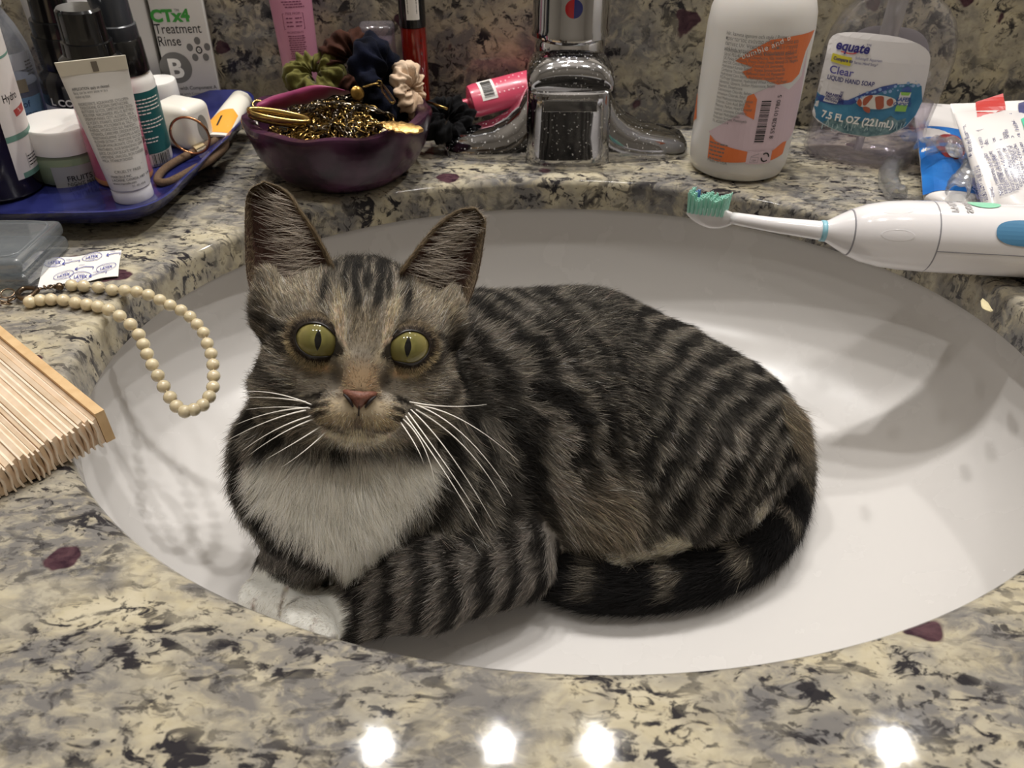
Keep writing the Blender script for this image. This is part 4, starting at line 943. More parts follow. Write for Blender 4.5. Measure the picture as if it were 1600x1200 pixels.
# ------------------------------------------------------------------ cream tube standing on its cap
b = on_tray(210, 308); t = tray_thing('cream_tube', b, face_to_cam(b)-.02, lean=math.radians(1.0)); tag(t, 'white cream tube standing on its cap with crimped top', 'tube'); h_ = lambda v_: hgt(b, v_); R_ = .0114
v, f = lathe([(R_*.9, 0), (R_*.98, .0006), (R_, .0016), (R_*.98, h_(287)-.0012), (R_*.9, h_(287))], 36); mesh_obj('cap', v, f, mat('grey_white_cap', '#d4d2d4', .22), t, sharp=40)
z0, z1, z2 = h_(286), h_(112), h_(92); W2 = .0170
def tsec(k): return R_*1.0+(W2-R_)*k, max(R_*(1-k**1.25), .0006)
rings = [ring(z0-.0003, R_*.9, R_*.9, 40)]+[ring(z0+(z1-z0)*k, *tsec(k), 40) for k in np.linspace(0, 1, 14)]
v, f = loft(rings); mesh_obj('tube_body', v, f, mat('tube_white', '#d9d6d2', .28, coat=.2), t, sharp=60)
v, f = loft([ring(z1-.0004, W2, .0007, 24, 6), ring(z2, W2*1.03, .0006, 24, 6)]); mesh_obj('crimp', v, f, mat('crimp_ivory', '#cfc8b8', .35), t, sharp=50)
def tfn(x, y):
    k = min(max((y-z0)/(z1-z0), 0), 1); rx, ry = tsec(k); s = max(-.97, min(.97, x/rx)); return (x, -(ry*math.sqrt(1-s*s)+.00025), y)
pr = Print(tfn); pr.rect(mat('crimp_mark', '#6e665c', .5), -.0005, z1+.0002, .0025, z2-.0012, 1, 1)
txt = ['APPLICATION: apply on cleansed', 'face; can be worn alone or as a', 'make-up base.', '', 'INGREDIENTS: AQUA/WATER, CYCLOPEN-', 'TASILOXANE, GLYCERIN, DIMETHICONE,', 'BUTYLENE GLYCOL, DIMETHICONE CROSS-', 'POLYMER, NIACINAMIDE, PEG-10, BUTYRO-', 'SPERMUM PARKII, CETYL ALCOHOL, MICA,', 'GLYCERYL STEARATE, SODIUM PCA, SILICA', 'ALLANTOIN, POLYSORBATE 60, TALC, TOCO-', 'PHEROL, HYDROLYZED SILK, PHENOXY-', 'ETHANOL, CARBOMER, DISODIUM EDTA, CI', 'TRIETHANOLAMINE, CHAMOMILLA RECUTITA', 'FLOWER EXTRACT, PROPYLENE GLYCOL,', 'SODIUM HYALURONATE, CITRIC ACID, BHT', 'PANTHENOL, ALOE BARBADENSIS LEAF', 'JUICE, CALCIUM SILICATE, PARFUM,', 'LIMONENE, LINALOOL, IRON OXIDES,', 'MICA, TITANIUM DIOXIDE.']
for k, w in enumerate(txt):
    y = h_(136+k*5.6); pr.text(M_INKG if k != 0 else M_INK, w, -.0135+.00018*k, y, .00215, squeeze=.62)
pr.line(M_INKG, [(-.0095, h_(254)), (.0095, h_(252))], .00018); pr.text(M_INKG, 'CRUELTY FREE', -.006, h_(259), .0022); pr.line(M_INKG, [(-.0095, h_(262)), (.0095, h_(260))], .00018)
for k, w in enumerate(('MARCELLE INC.', 'LACHINE, CANADA, H8T 1A1', 'www.marcelle.com')): pr.text(M_INK, w, -.0085, h_(266+k*5), .0020, squeeze=.8)
pr.text(M_INKG, '01-40-454', .001, h_(281), .0018); pr.build(t, {'crimp_mark': 'crimp_mark'})
# ------------------------------------------------------------------ little jar with white lid
b = on_tray(262, 186); t = tray_thing('ointment_jar', b, face_to_cam(b)); tag(t, 'small honey coloured jar with tall white lid', 'jar'); R_ = .0125; h_ = lambda v_: hgt(b, v_)
v, f = lathe([(R_*.8, 0), (R_*.95, .001), (R_*.95, h_(160)), (R_*.85, h_(156))], 32); mesh_obj('jar_body', v, f, mat('honey_glass', '#b5ab84', .15, trans=.3, coat=.3), t, sharp=50)
v, f = lathe([(R_*1.0, h_(160)), (R_*1.02, h_(158)), (R_*1.02, h_(128)), (R_*.98, h_(125)), (R_*.1, h_(124.5))], 36); mesh_obj('lid', v, f, M_WHITEP, t, sharp=35)
# ------------------------------------------------------------------ white floss box
b = on_tray(296, 224); t = tray_thing('floss_box', b, math.radians(-24)); tag(t, 'small white rounded plastic box behind the copper ring', 'box'); hb = hgt(b, 172)
v, f = rbox(.0300, .0250, .029, .0055, 5); mesh_obj('box_body', v, f, mat('ivory_plastic', '#e4e0d6', .22, sss=.15, sss_r=.003), t, sharp=60)
pr = Print(lambda x, y: (.01515, x, y)); pr.disc(mat('grey_oval', '#8c8a83', .4), .001, .013, .0045, .0085); pr.build(t, {'grey_oval': 'thumb_oval'})
# ------------------------------------------------------------------ ointment tube lying down
a = on_tray(334, 212, .006); c = on_tray(384, 150, .010); ax = (c-a)/np.linalg.norm(c-a); t = empty('ointment_tube', tuple(a)); tag(t, 'white ointment tube with orange end lying on the tray', 'tube')
sd = np.cross(TN, ax); sd /= np.linalg.norm(sd); nn = np.cross(ax, sd); t.rotation_euler = basis(sd, nn, ax, (0, 0, 0)).to_3x3().to_euler(); Lt = np.linalg.norm(c-a)
def orect(x): return x
secs = [(0, .0105, .0008), (.004, .0105, .0012), (Lt*.3, .0098, .0045), (Lt*.6, .0088, .0070), (Lt*.86, .0080, .0078), (Lt*.90, .0060, .0060), (Lt*.92, .0030, .0030), (Lt*.925, .0034, .0034), (Lt*.99, .0030, .0030), (Lt, .0018, .0018)]
mb = MB(); v, f = loft([ring(z, rx, ry, 28) for z, rx, ry in secs]); mb.add(v, f); o = mb.build('tube_body', [mat('tube_cream', '#e8e3d6', .25, coat=.2)], t, sharp=50)
def ofn(x, y):
    ry = np.interp(y, [q[0] for q in secs], [q[2] for q in secs]); rx = np.interp(y, [q[0] for q in secs], [q[1] for q in secs]); s = max(-.98, min(.98, x/rx)); return (x, ry*math.sqrt(1-s*s)+.0002, y)
pr = Print(ofn); M_OR = mat('orange_print', '#e8a33c', .35); pr.poly(M_OR, [(-.0098, .003), (.0098, .003), (.0088, Lt*.28), (.004, Lt*.42), (-.004, Lt*.47), (-.0085, Lt*.40)], 0, .002); pr.build(t, {'orange_print': 'orange_panel'})
pr = Print(lambda x, y: (lambda q: (q[0], q[1]+.0002, q[2]))(ofn(x, y))); pr.rect(M_INK, .000, .010, .0013, .021, 1, 3); pr.build(t, {'black_ink': 'printed_bar'})
# ------------------------------------------------------------------ copper ring and brown hair elastic
cc = P(297, 212, on_tray(297, 232)@FWD*1.0-.008 if False else float((on_tray(297, 244)-CAMP)@FWD)-.014)
ex, ey = RIGHT, np.array([0, -.1, 1.0]); ey = ey/np.linalg.norm(ey)
pth = [cc+.0122*(math.cos(q)*ex+math.sin(q)*ey) for q in np.linspace(0, 2*math.pi, 49)[:-1]]
v, f = tube(pth, .00085, 8, True); o = mesh_obj('copper_ring', v, f, mat('copper_metal', '#b9855f', .2, 1.0)); tag(o, 'thin copper hoop ring leaning against the white box', 'ring')
pts = [on_tray(u, w, .0028) for u, w in ((246, 282), (256, 265), (284, 247), (314, 232), (338, 219), (351, 219), (350, 232), (328, 250), (298, 267), (264, 284))]
t = empty('hair_elastic', tuple(pts[0])); tag(t, 'brown hair elastic with a gold clamp on the tray corner', 'hair tie')
pts = [q-pts[0] for q in pts]; v, f = tube(catmull(pts, 6, True), .0024, 10, True); mesh_obj('elastic_band', v, f, mat('brown_cord', '#5f4a36', .8, vary=.3, vscale=900, bump=.5, bscale=2500), t)
v, f = tube([pts[3]*.62+pts[2]*.38+TN*.0004, pts[3]*.9+pts[4]*.1+TN*.0004], .0034, 14); mesh_obj('clamp', v, f, mat('pale_gold', '#d9c7a0', .22, 1.0), t, sharp=40)
# ------------------------------------------------------------------ CTx4 carton and the carton beside it
BR = on_tray(348, 166); BL = on_tray(272, 172); ax = (BR-BL); Wd = np.linalg.norm(ax); ax /= Wd; mid = (BR+BL)/2; nrm_ = np.cross(ax, TN)
def carton(name, ctr, wd, dp, ht, label, lean=0.0):
    yb = -np.cross(ax, TN)                                        # into the carton, away from the viewer
    zc = TN*math.cos(lean)+ax*math.sin(lean); xc = np.cross(yb, zc)
    t = empty(name, tuple(ctr+yb*dp/2)); t.rotation_euler = basis(xc, yb, zc, (0, 0, 0)).to_3x3().to_euler(); tag(t, label, 'box')
    v, f = rbox(wd, dp, ht, .0008, 2); mesh_obj('carton_body', v, f, mat('carton_white', '#d8d5d0', .35), t, sharp=40); return t
t = carton('treatment_carton', mid, Wd, .022, .125, 'white carton with green heading and grey letter B in a circle', math.radians(2.0))
def lab(u, w):                                                    # image point on the carton front -> label coordinates
    r = ray(u, w); M_ = np.array(Matrix(t.rotation_euler.to_matrix())); o_ = np.array(t.location)+M_[:, 1]*(-.0111); nn_ = M_[:, 1]
    q = CAMP+r*(np.dot(o_-CAMP, nn_)/np.dot(r, nn_))-o_; return q@M_[:, 0], q@M_[:, 2]
pr = Print(lambda x, y: (x, -.0112, y)); M_GRN = mat('green_ink', '#3f9a3f', .45)
def put(m, s, u, w, size, **k): x, y = lab(u, w); pr.text(m, s, x, y, size, **k)
put(M_GRN, 'CTx4', 237, 34, .0108, bold=.045, squeeze=1.02); put(M_INKG, 'TM', 272, 18, .0025); put(M_INK, 'Treatment', 243, 53, .0094, squeeze=.76); put(M_INK, 'Rinse', 248, 72, .0094, squeeze=.76)
x, y = lab(275, 106); pr.disc(M_INKG, x, y, .0108, .0108, 36); pr5 = Print(lambda x, y: (x, -.01135, y)); pr5.text(M_INKW, 'B', x-.0003, y-.0066, .0185, 'CENTER', bold=.03)
x, y = lab(311, 78)
for k in range(5): pr.disc(M_INKG, x+.0062*math.cos(math.pi/2+k*2*math.pi/5), y+.0062*math.sin(math.pi/2+k*2*math.pi/5), .0021, .0026)
pr.disc(M_INK, x, y, .0022, .0026); pr5.disc(mat('carton_white'), x, y, .0013, .0017); pr6 = Print(lambda x, y: (x, -.0115, y)); pr6.text(M_INK, '4', x, y-.0008, .0024, 'CENTER')
put(M_INKG, '1:1 with Component A', 271, 141, .0036, bold=.02, squeeze=.9); put(M_INKG, 'rinse with Component A alone', 275, 149, .0026)
pr.build(t, {'grey_ink': 'printed_mark'}); pr5.build(t); pr6.build(t)
carton('rinse_carton', mid-ax*(Wd+.0035)+np.cross(TN, ax)*.006, .034, .02, .118, 'plain white carton standing left of the carton with letter B', math.radians(2.5))
# ------------------------------------------------------------------ clear plastic case, paper wrapper
p1 = on_z(94, 346, .017); p2 = on_z(31, 406, .017); ax2 = (p2-p1)/np.linalg.norm(p2-p1); Lb = np.linalg.norm(p2-p1); sd = np.array([-ax2[1], ax2[0], 0]);  sd = sd if sd[0] < 0 else -sd
t = empty('plastic_case', tuple((p1+p2)/2+sd*.042-np.array([0, 0, .017]))); t.rotation_euler = basis(-sd, np.cross([0, 0, 1], -sd), (0, 0, 1), (0, 0, 0)).to_3x3().to_euler(); tag(t, 'clear frosted plastic case lying left of the paper wrapper', 'case')
M_FROST = clear_mat('frosted_plastic', '#dfe3e6', .12, .10, .10)
v, f = rbox(.084, Lb+.004, .0085, .003, 3, (0, 0, .0002)); mesh_obj('case_base', v, f, M_FROST, t, sharp=70)
v, f = rbox(.084, Lb+.004, .0085, .003, 3, (0, 0, .0090)); ld_ = mesh_obj('case_lid', v, f, M_FROST, t, sharp=70)
v, f = tube([(.039*math.copysign(abs(math.cos(q))**.3, math.cos(q)), (Lb/2-.001)*math.copysign(abs(math.sin(q))**.3, math.sin(q)), .0176) for q in np.linspace(0, 2*math.pi, 49)[:-1]], .0008, 8, True); mesh_obj('lid_rim', v, f, M_FROST, ld_)
q = [on_z(u, w, .0006) for u, w in ((190, 391), (185, 433), (58, 452), (72, 408))]; o_ = q[0]; t = empty('paper_wrapper', tuple(o_)); tag(t, 'white paper wrapper printed LATEX in blue beside the pearls', 'wrapper')
def bil(a, b_): return (q[3]*(1-a)+q[0]*a)*(1-b_)+(q[2]*(1-a)+q[1]*a)*b_-o_
n1_, n2_ = 12, 5; vv = []; 
for lay in (0, 1):
    for j in range(n2_+1):
        for i in range(n1_+1): vv.append(tuple(bil(i/n1_, j/n2_)+np.array([0, 0, .0005*math.sin(i*.9+j)+.0006-lay*.0003])))
ff = []; mm = (n1_+1)*(n2_+1)
for lay in (0, 1):
    for j in range(n2_):
        for i in range(n1_):
            a_ = lay*mm+j*(n1_+1)+i; qd = (a_, a_+1, a_+n1_+2, a_+n1_+1); ff.append(qd[::-1] if lay == 0 else qd)
mesh_obj('paper', vv, ff, M_PAPER, t)
wL, hL = .048, .020
pr = Print(lambda x, y: tuple(bil(x/wL, 1-y/hL)+np.array([0, 0, .0011+.0005*math.sin(x/wL*n1_*.9+(1-y/hL)*n2_)]))); M_BLU = mat('blue_ink', '#4a4f9c', .5)
def oval(x, y):
    pr.line(M_BLU, [(x+.0062*math.cos(k*math.pi/14), y+.0030*math.sin(k*math.pi/14)) for k in range(29)], .0003); pr.text(M_BLU, 'LATEX', x, y-.0011, .0026, 'CENTER', bold=.03); pr.text(M_BLU, 'NATURAL', x, y+.0012, .0010, 'CENTER'); pr.text(M_BLU, 'RUBBER', x, y-.0023, .0010, 'CENTER')
def arrow(x, y, s=1):
    pr.line(M_BLU, [(x, y), (x+.006*s, y+.0012), (x+.011*s, y+.0008)], .0004); pr.line(M_BLU, [(x, y), (x+.0014*s, y+.0013)], .0005); pr.line(M_BLU, [(x, y), (x+.0018*s, y-.0006)], .0005)
    pr.line(M_BLU, [(x+.011*s, y+.0008), (x+.0105*s, y-.0007)], .0004); pr.text(M_BLU, 'STERILE', x+.002, y+.0022, .0010)
oval(.0145, .006); oval(.030, .0165); oval(.040, .0075); oval(.0065, .0165); oval(.025, .0005+.003); arrow(.021, .0085); arrow(.0115, .0150); arrow(.039, .0165, .8); arrow(.030, .0030)
pr.build(t)
# ------------------------------------------------------------------ pearl bracelet hanging over the basin edge
PEARL = [(112, 446, 0), (131, 447, 0), (154, 449, 0), (175, 453, 0), (195, 454, 0), (214, 456, 0), (232, 461, .03), (250, 469, .10), (266, 477, .20), (283, 485, .31), (297, 495, .42), (308, 507, .52), (318, 520, .61), (324, 537, .69), (330, 553, .76), (333, 570, .82), (334, 588, .88), (333, 605, .93), (327, 620, .97), (317, 633, 1.0), (303, 640, 1), (289, 643, 1), (276, 635, .98), (266, 621, .94), (256, 604, .88), (247, 587, .80), (238, 570, .70), (230, 553, .58), (224, 538, .44), (217, 523, .30), (204, 507, .14), (187, 494, .04), (170, 484, 0), (153, 479, 0), (136, 476, 0), (118, 473, 0), (99, 469, 0), (80, 468, 0), (63, 469, 0), (47, 472, 0)]
t = empty('pearl_bracelet', tuple(on_z(60, 460, 0))); tag(t, 'cream pearl bead bracelet with bronze clasp dangling into the sink', 'bracelet'); T_ = np.array(t.location)
M_PEARL = mat('pearl_bead', '#d8cba8', .24, coat=.9, sss=.1, sss_r=.001, color2='#cfbfa0', vscale=500); base_me = None
for u, w, k in PEARL:
    q = on_z(u, w, .0031-.026*k)-T_
    if base_me is None: v, f = uvsphere(.0032, 14, 9); o = mesh_obj('pearl', v, f, M_PEARL, t, loc=tuple(q)); base_me = o.data
    else: o = bpy.data.objects.new('pearl', base_me); o.location = tuple(q); link(o, t)
    o.rotation_euler = (random.random()*3, random.random()*3, 0)
v, f = tube(catmull([on_z(u, w, .0031-.026*k)-T_ for u, w, k in PEARL], 2), .0004, 6); mesh_obj('cord', v, f, mat('cord_thread', '#b9ac8c', .7), t)
bz = lambda u, w, z=.003: on_z(u, w, z)-T_
cl = catmull([bz(58, 452), bz(48, 450), bz(36, 451), bz(28, 459), bz(33, 466), bz(46, 464), bz(56, 456)], 6, True); v, f = tube(cl, .0013, 8, True); mesh_obj('clasp', v, f, M_BRONZE, t)
v, f = uvsphere(.0021, 14, 8, bz(93, 448)); mesh_obj('end_bead', v, f, M_BRONZE, t)
def torus(c, R1, r1, nx, n1=20, n2=8):
    nx = np.array(nx, float)/np.linalg.norm(nx); a = np.cross(nx, [0, 0, 1.]) if abs(nx[2]) < .9 else np.cross(nx, [1., 0, 0]); a /= np.linalg.norm(a); b2 = np.cross(nx, a)
    return tube([np.array(c)+R1*(math.cos(k)*a+math.sin(k)*b2) for k in np.linspace(0, 2*math.pi, n1+1)[:-1]], r1, n2, True)
for u, w, r1, nn_ in ((62, 451, .0012, (0, .3, 1)), (70, 449, .0009, (1, .4, .2)), (78, 448, .0012, (0, -.2, 1)), (86, 448, .0009, (1, 0, .3)), (12, 458, .0030, (.2, -.3, 1)), (6, 468, .0024, (.4, .3, 1)), (18, 468, .0019, (-.3, .1, 1)), (10, 474, .0022, (.2, .5, 1))):
    v, f = torus(bz(u, w), r1, .00042, nn_); mesh_obj('jump_ring', v, f, M_BRONZE, t)
# ------------------------------------------------------------------ folded wooden fan
e0 = on_z(172, 690, 0); e1 = on_z(-40, 800, 0); g0 = on_z(-30, 520, 0); dv = (on_z(0, 546, 0)-on_z(160, 682, 0)); dv /= np.linalg.norm(dv); ov = (e1-e0); ovl = np.linalg.norm(ov); ov /= ovl
t = empty('folding_fan', tuple(e0)); tag(t, 'closed pale wooden folding fan lying at the left edge', 'fan')
M_WOOD = mat('pale_wood', '#d9b98c', .5, color2='#c9a577', vscale=120, bump=.2, bscale=500); M_PLEAT = mat('pleat_wood', '#e6d2ba', .6, color2='#d9c1a3', vscale=90); M_PLEAT2 = mat('pleat_paper', '#e3d2bd', .7, vary=.06, vscale=300)
Lf = .155; perp = ov-dv*np.dot(ov, dv); perp /= np.linalg.norm(perp); sk = np.dot(ov, dv)/np.dot(ov, perp)
def slat(x0, x1, z0_, z1_, zt0, zt1, ins, name, m):               # x across the fan; a long thin board with skewed end
    def pt(x, l, z): return perp*x+dv*(l+sk*x)+np.array([0, 0, z])
    vv = [pt(x0, ins, z0_), pt(x1, ins, z0_), pt(x1, ins, zt1), pt(x0, ins, zt0), pt(x0, Lf, z0_), pt(x1, Lf, z0_), pt(x1, Lf, zt1), pt(x0, Lf, zt0)]
    ff = [(0, 1, 2, 3), (5, 4, 7, 6), (4, 0, 3, 7), (1, 5, 6, 2), (3, 2, 6, 7), (4, 5, 1, 0)]
    return mesh_obj(name, vv, ff, m, t, smooth=False)
slat(-.0022, .0014, .0005, 0, .0150, .0150, -.0005, 'guard', M_WOOD); tot = ovl*np.dot(ov, perp); x = .0016; k = 0
while x < tot:
    wd = random.uniform(.0013, .0020); zt = .0138+random.uniform(-.0008, .0006)-.0016*(x/tot)
    slat(x, x+wd, .0008, 0, zt, zt-.0008, random.uniform(-.0002, .0010), 'rib', M_PLEAT)
    # folded paper leaf between two ribs, sticking out at the end
    x2 = x+wd+.00015; w2 = random.uniform(.0009, .0016); i_ = random.uniform(-.0022, -.0004)
    def pt(a, l, z): return perp*a+dv*(l+sk*a)+np.array([0, 0, z])
    vv = []; nz_ = 5
    for l in (i_, Lf):
        for j in range(nz_+1):
            zz = .0006+j/nz_*(zt-.0012); off = .00045*math.sin(j*1.3+k)
            vv += [pt(x2+off, l, zz), pt(x2+off+w2*.55, l, zz)]
    m2 = 2*(nz_+1); ff = []
    for j in range(nz_): ff += [(2*j, 2*j+1, 2*j+3, 2*j+2), (m2+2*j+1, m2+2*j, m2+2*j+2, m2+2*j+3), (2*j, 2*j+2, m2+2*j+2, m2+2*j), (2*j+1, m2+2*j+1, m2+2*j+3, 2*j+3)]
    ff.append((2*nz_, 2*nz_+1, m2+2*nz_+1, m2+2*nz_)); mesh_obj('paper_fold', vv, ff, M_PLEAT2, t, smooth=False)
    x = x2+w2*.58; k += 1
# ------------------------------------------------------------------ purple bowl
BC = np.array([-.113, .505, 0.0]); BR_ = .060; BH = .040
def bowl():
    prof = [(.012, .0006), (.034, 0), (.0395, .0015), (.0490, .010), (.0555, .021), (.0588, .033), (.0605, .0395), (.0595, .0420), (.0530, .0415), (.0515, .0380), (.046, .022), (.034, .008), (.010, .0055)]
    n = 96; rings = []
    for r, z in prof:
        R = []
        for i in range(n):
            t = 2*math.pi*i/n; w = max(0, (z-.02)/.022)*(1 if r > .03 else 0); k = 1+.018*w*math.cos(9*t+.4)+.008*w*math.sin(5*t)
            R.append((r*k*math.cos(t), r*k*math.sin(t), z+.0012*w*math.cos(9*t+.4)))
        rings.append(R)
    v, f = loft(rings); m = mat('purple_glaze', '#190a15', .24, color2='#46283d', vscale=38, coat=.05, spec=.3, bump=.35, bscale=120, detail=6)
    return tag(mesh_obj('trinket_bowl', v, f, m, sharp=60, loc=tuple(BC)), 'dark purple glazed bowl heaped with gold jewellery', 'bowl')
bowl()
def mound(x, y): r2 = (x*x+y*y)/(.055**2); return .026+.015*max(0, 1-r2)
def blink(name, path, label, lr=.0021, wr=.00042, m=M_GOLD, group=None, asp=1.5):
    """a necklace: links threaded along a path, turned by quarter turns"""
    path = np.array(path); seg = np.linalg.norm(np.diff(path, axis=0), axis=1); L = np.concatenate([[0], np.cumsum(seg)]); step = lr*asp*1.45; mb = MB(); d = 0; k = 0
    while d < L[-1]:
        q = np.array([np.interp(d, L, path[:, i]) for i in range(3)]); q2 = np.array([np.interp(min(d+.001, L[-1]), L, path[:, i]) for i in range(3)]); tn = q2-q; tn = tn/(np.linalg.norm(tn)+1e-9)
        s = np.cross(tn, [0, 0, 1.]); s /= np.linalg.norm(s)+1e-9; u_ = np.cross(s, tn); a = s if k % 2 == 0 else u_; a = a*math.cos(.5*(k % 3))+np.cross(tn, a)*math.sin(.5*(k % 3))
        v, f = tube([q+tn*lr*asp*math.cos(w)+a*lr*math.sin(w) for w in np.linspace(0, 2*math.pi, 11)[:-1]], wr, 5, True); mb.add(v, f); d += step; k += 1
    o = mb.build(name, m); o.location = (0, 0, 0); return tag(o, label, 'necklace', group)
def heap(seed, n=9, rr=.040, zo=.0, cx=0, cy=0):
    r = random.Random(seed); pts = []
    for i in range(n):
        a = r.uniform(0, 2*math.pi); q = rr*math.sqrt(r.random()); x, y = cx+q*math.cos(a), cy+q*math.sin(a); pts.append((x, y))
    c = catmull([(x, y, 0) for x, y in pts], 14); c = [q*min(1, .043/(math.hypot(q[0], q[1])+1e-9)) for q in c]; return [BC+np.array([p[0], p[1], mound(p[0], p[1])+zo+r.uniform(0, .0008)]) for p in c]
NK = [(1, 'bright gold cable chain heaped in the middle of the purple bowl', .0019, .00045, M_GOLD, .0020, 0, -.012), (2, 'dark bronze chain lying deepest in the purple bowl', .0016, .0004, M_BRONZE, .0, .006, -.008), (3, 'fine gold chain spread across the front of the jewellery', .0013, .00035, M_GOLDL, .003, 0, -.020),
      (4, 'antique gold chain coiled right of the bowl centre', .0021, .0005, M_GOLD, .0035, .015, -.010), (5, 'old gold chain coiled left of the bowl centre', .0018, .00045, M_GOLD, .003, -.015, -.014), (6, 'tangled dark metal chain over the gold heap', .0015, .0004, mat('dull_metal', '#6f675b', .25, 1.0), .0045, .012, -.004), (7, 'tarnished brass chain near the bowl front', .0017, .00045, mat('brass_metal', '#8a6c39', .25, 1.0), .0015, .004, -.026)]
for sd_, lb, lr, wr, m, zo, cx, cy in NK: blink('chain_necklace', heap(sd_, 12, .040, zo, cx-.009, cy), lb, lr, wr, m, 'chains in the bowl')
# dark tangle below the chains
mb = MB(); r = random.Random(5)
for k in range(260):
    a = r.uniform(0, 6.28); q = .048*math.sqrt(r.random()); x, y = q*math.cos(a), q*math.sin(a); v, f = torus(BC+np.array([x, y, mound(x, y)-.004+r.uniform(0, .003)]), r.uniform(.0016, .0034), .0006, (r.gauss(0, 1), r.gauss(0, 1), r.gauss(0, 1)), 9, 5); mb.add(v, f)
o = mb.build('jewellery_tangle', mat('tarnished_gold', '#6d5430', .28, 1.0, color2='#2b2117', vscale=500)); tag(o, 'dark tangle of tiny links filling the bowl', 'jewellery', kind='stuff')
v, f = lathe([(.006, .0068), (.034, .0095), (.040, .016), (.030, .024), (.006, .034)], 32); mesh_obj('pile_core', v, f, mat('dark_gap_fill', '#120d0b', .8), o, loc=tuple(BC))  # near-black mound added to stand in for shade in the gaps between links
def bpt(u, w, z): return on_z(u, w, z)
# bangles on the left
for k, (z, dx, lb) in enumerate(((.0465, 0, 'upper flat gold bangle resting on the left bowl rim'), (.0425, .003, 'lower thin gold bangle under the flat one'))):
    c = bpt(436+dx*300, 182+k*6, z); nrm = np.array([.18, -.10, 1.0]); nrm /= np.linalg.norm(nrm); a = np.cross(nrm, [0, 1., 0]); a /= np.linalg.norm(a); b2 = np.cross(nrm, a)
    v, f = tube([c+.0185*(math.cos(q)*a+math.sin(q)*b2*.28) for q in np.linspace(0, 2*math.pi, 49)[:-1]], .0012, 8, True, flat=1.9 if k == 0 else 1.0); tag(mesh_obj('bangle', v, f, M_GOLDL if k == 0 else M_GOLD), lb, 'bangle', 'gold bangles')
# zip-like silver bead chain along the front left inner rim
mb = MB()
for k in range(34):
    a = math.radians(188+k*2.35); v, f = uvsphere(.00115, 8, 6, BC+np.array([.0515*math.cos(a), .0515*math.sin(a), .0385-.0003*k*(k < 10)])); mb.add(v, f)
tag(mb.build('bead_chain', mat('silver_beads', '#b9b4ad', .2, 1.0)), 'silver ball chain along the inside front of the bowl', 'necklace')
# leaf pendant, small ring, disc charm, carabiner clasp, dark pearl
c = bpt(628, 198, .047); t = empty('leaf_pendant', tuple(c), (math.radians(12), math.radians(4), math.radians(-14))); tag(t, 'gold leaf shaped pendant lying on the right bowl rim', 'pendant'); vv = []; ff = []
for i in range(13):
    s = -1+2*i/12; w = .0052*math.sqrt(max(0, 1-s**2))*(1+.18*math.cos(i*2.4)); 
    for j, q in enumerate((-1, -.5, 0, .5, 1)): vv.append((s*.0135, q*w, .0008*(1-q*q)+.0003*(j % 2)))
n0 = len(vv); vv += [(a_, b_, c_-.0009) for a_, b_, c_ in vv]
for i in range(12):
    for j in range(4): a_ = i*5+j; ff.append((a_, a_+5, a_+6, a_+1)); ff.append((n0+a_, n0+a_+1, n0+a_+6, n0+a_+5))
    ff.append((i*5, n0+i*5, n0+i*5+5, i*5+5)); ff.append((i*5+4, i*5+9, n0+i*5+9, n0+i*5+4))
mesh_obj('leaf', vv, ff, mat('hammered_gold', '#d8b070', .25, 1.0, bump=.6, bscale=900), t, sharp=30); v, f = torus((-.0148, 0, 0), .0017, .0004, (0, .3, 1)); mesh_obj('bail', v, f, M_GOLDL, t)
v, f = torus(bpt(404, 164, .046), .0036, .0008, (.3, -.5, 1)); tag(mesh_obj('finger_ring', v, f, M_GOLDL), 'small gold ring on the left end of the magenta band', 'ring')
v, f = xf(lathe([(.001, 0), (.0042, .0002), (.0045, .0006), (.0042, .001), (.001, .0012)], 24), Matrix.Translation(bpt(558, 146, .055)) @ Matrix.Rotation(math.radians(62), 4, 'X') @ Matrix.Rotation(.5, 4, 'Y')); tag(mesh_obj('disc_charm', v, f, mat('brass_metal')), 'small brass disc charm beside the navy scrunchie', 'charm')
v, f = uvsphere(.0042, 16, 10, bpt(446, 203, .036)); tag(mesh_obj('dark_pearl', v, f, mat('black_pearl', '#1d2326', .08, coat=1.0)), 'single glossy dark bead in the front of the bowl', 'bead')
v, f = uvsphere(.0032, 16, 10, bpt(603, 208, .037)); tag(mesh_obj('pearl_drop', v, f, M_PEARL), 'single cream pearl drop near the leaf pendant', 'bead')
t = empty('clasp_chain', tuple(bpt(600, 150, .06))); tag(t, 'thin gold chain with lobster clasp over the navy scrunchie', 'necklace'); o_ = np.array(t.location); fr = (CAMP-o_)/np.linalg.norm(CAMP-o_)*.014
v, f = tube(catmull([bpt(568, 137, .06)-o_+fr, bpt(580, 133, .06)-o_+fr, bpt(592, 131, .06)-o_+fr], 6), .0007, 6); mesh_obj('fine_chain', v, f, M_GOLD, t)
v, f = tube(catmull([bpt(a_, b_, .06)-o_+fr for a_, b_ in ((596, 131), (603, 139), (611, 150), (616, 158), (611, 160), (603, 150), (597, 140))], 4, True), .0007, 8, True); mesh_obj('clasp', v, f, M_GOLD, t)
v, f = torus(bpt(593, 131, .06)-o_+fr, .0016, .0004, fr/np.linalg.norm(fr)); mesh_obj('jump_ring', v, f, M_GOLD, t)
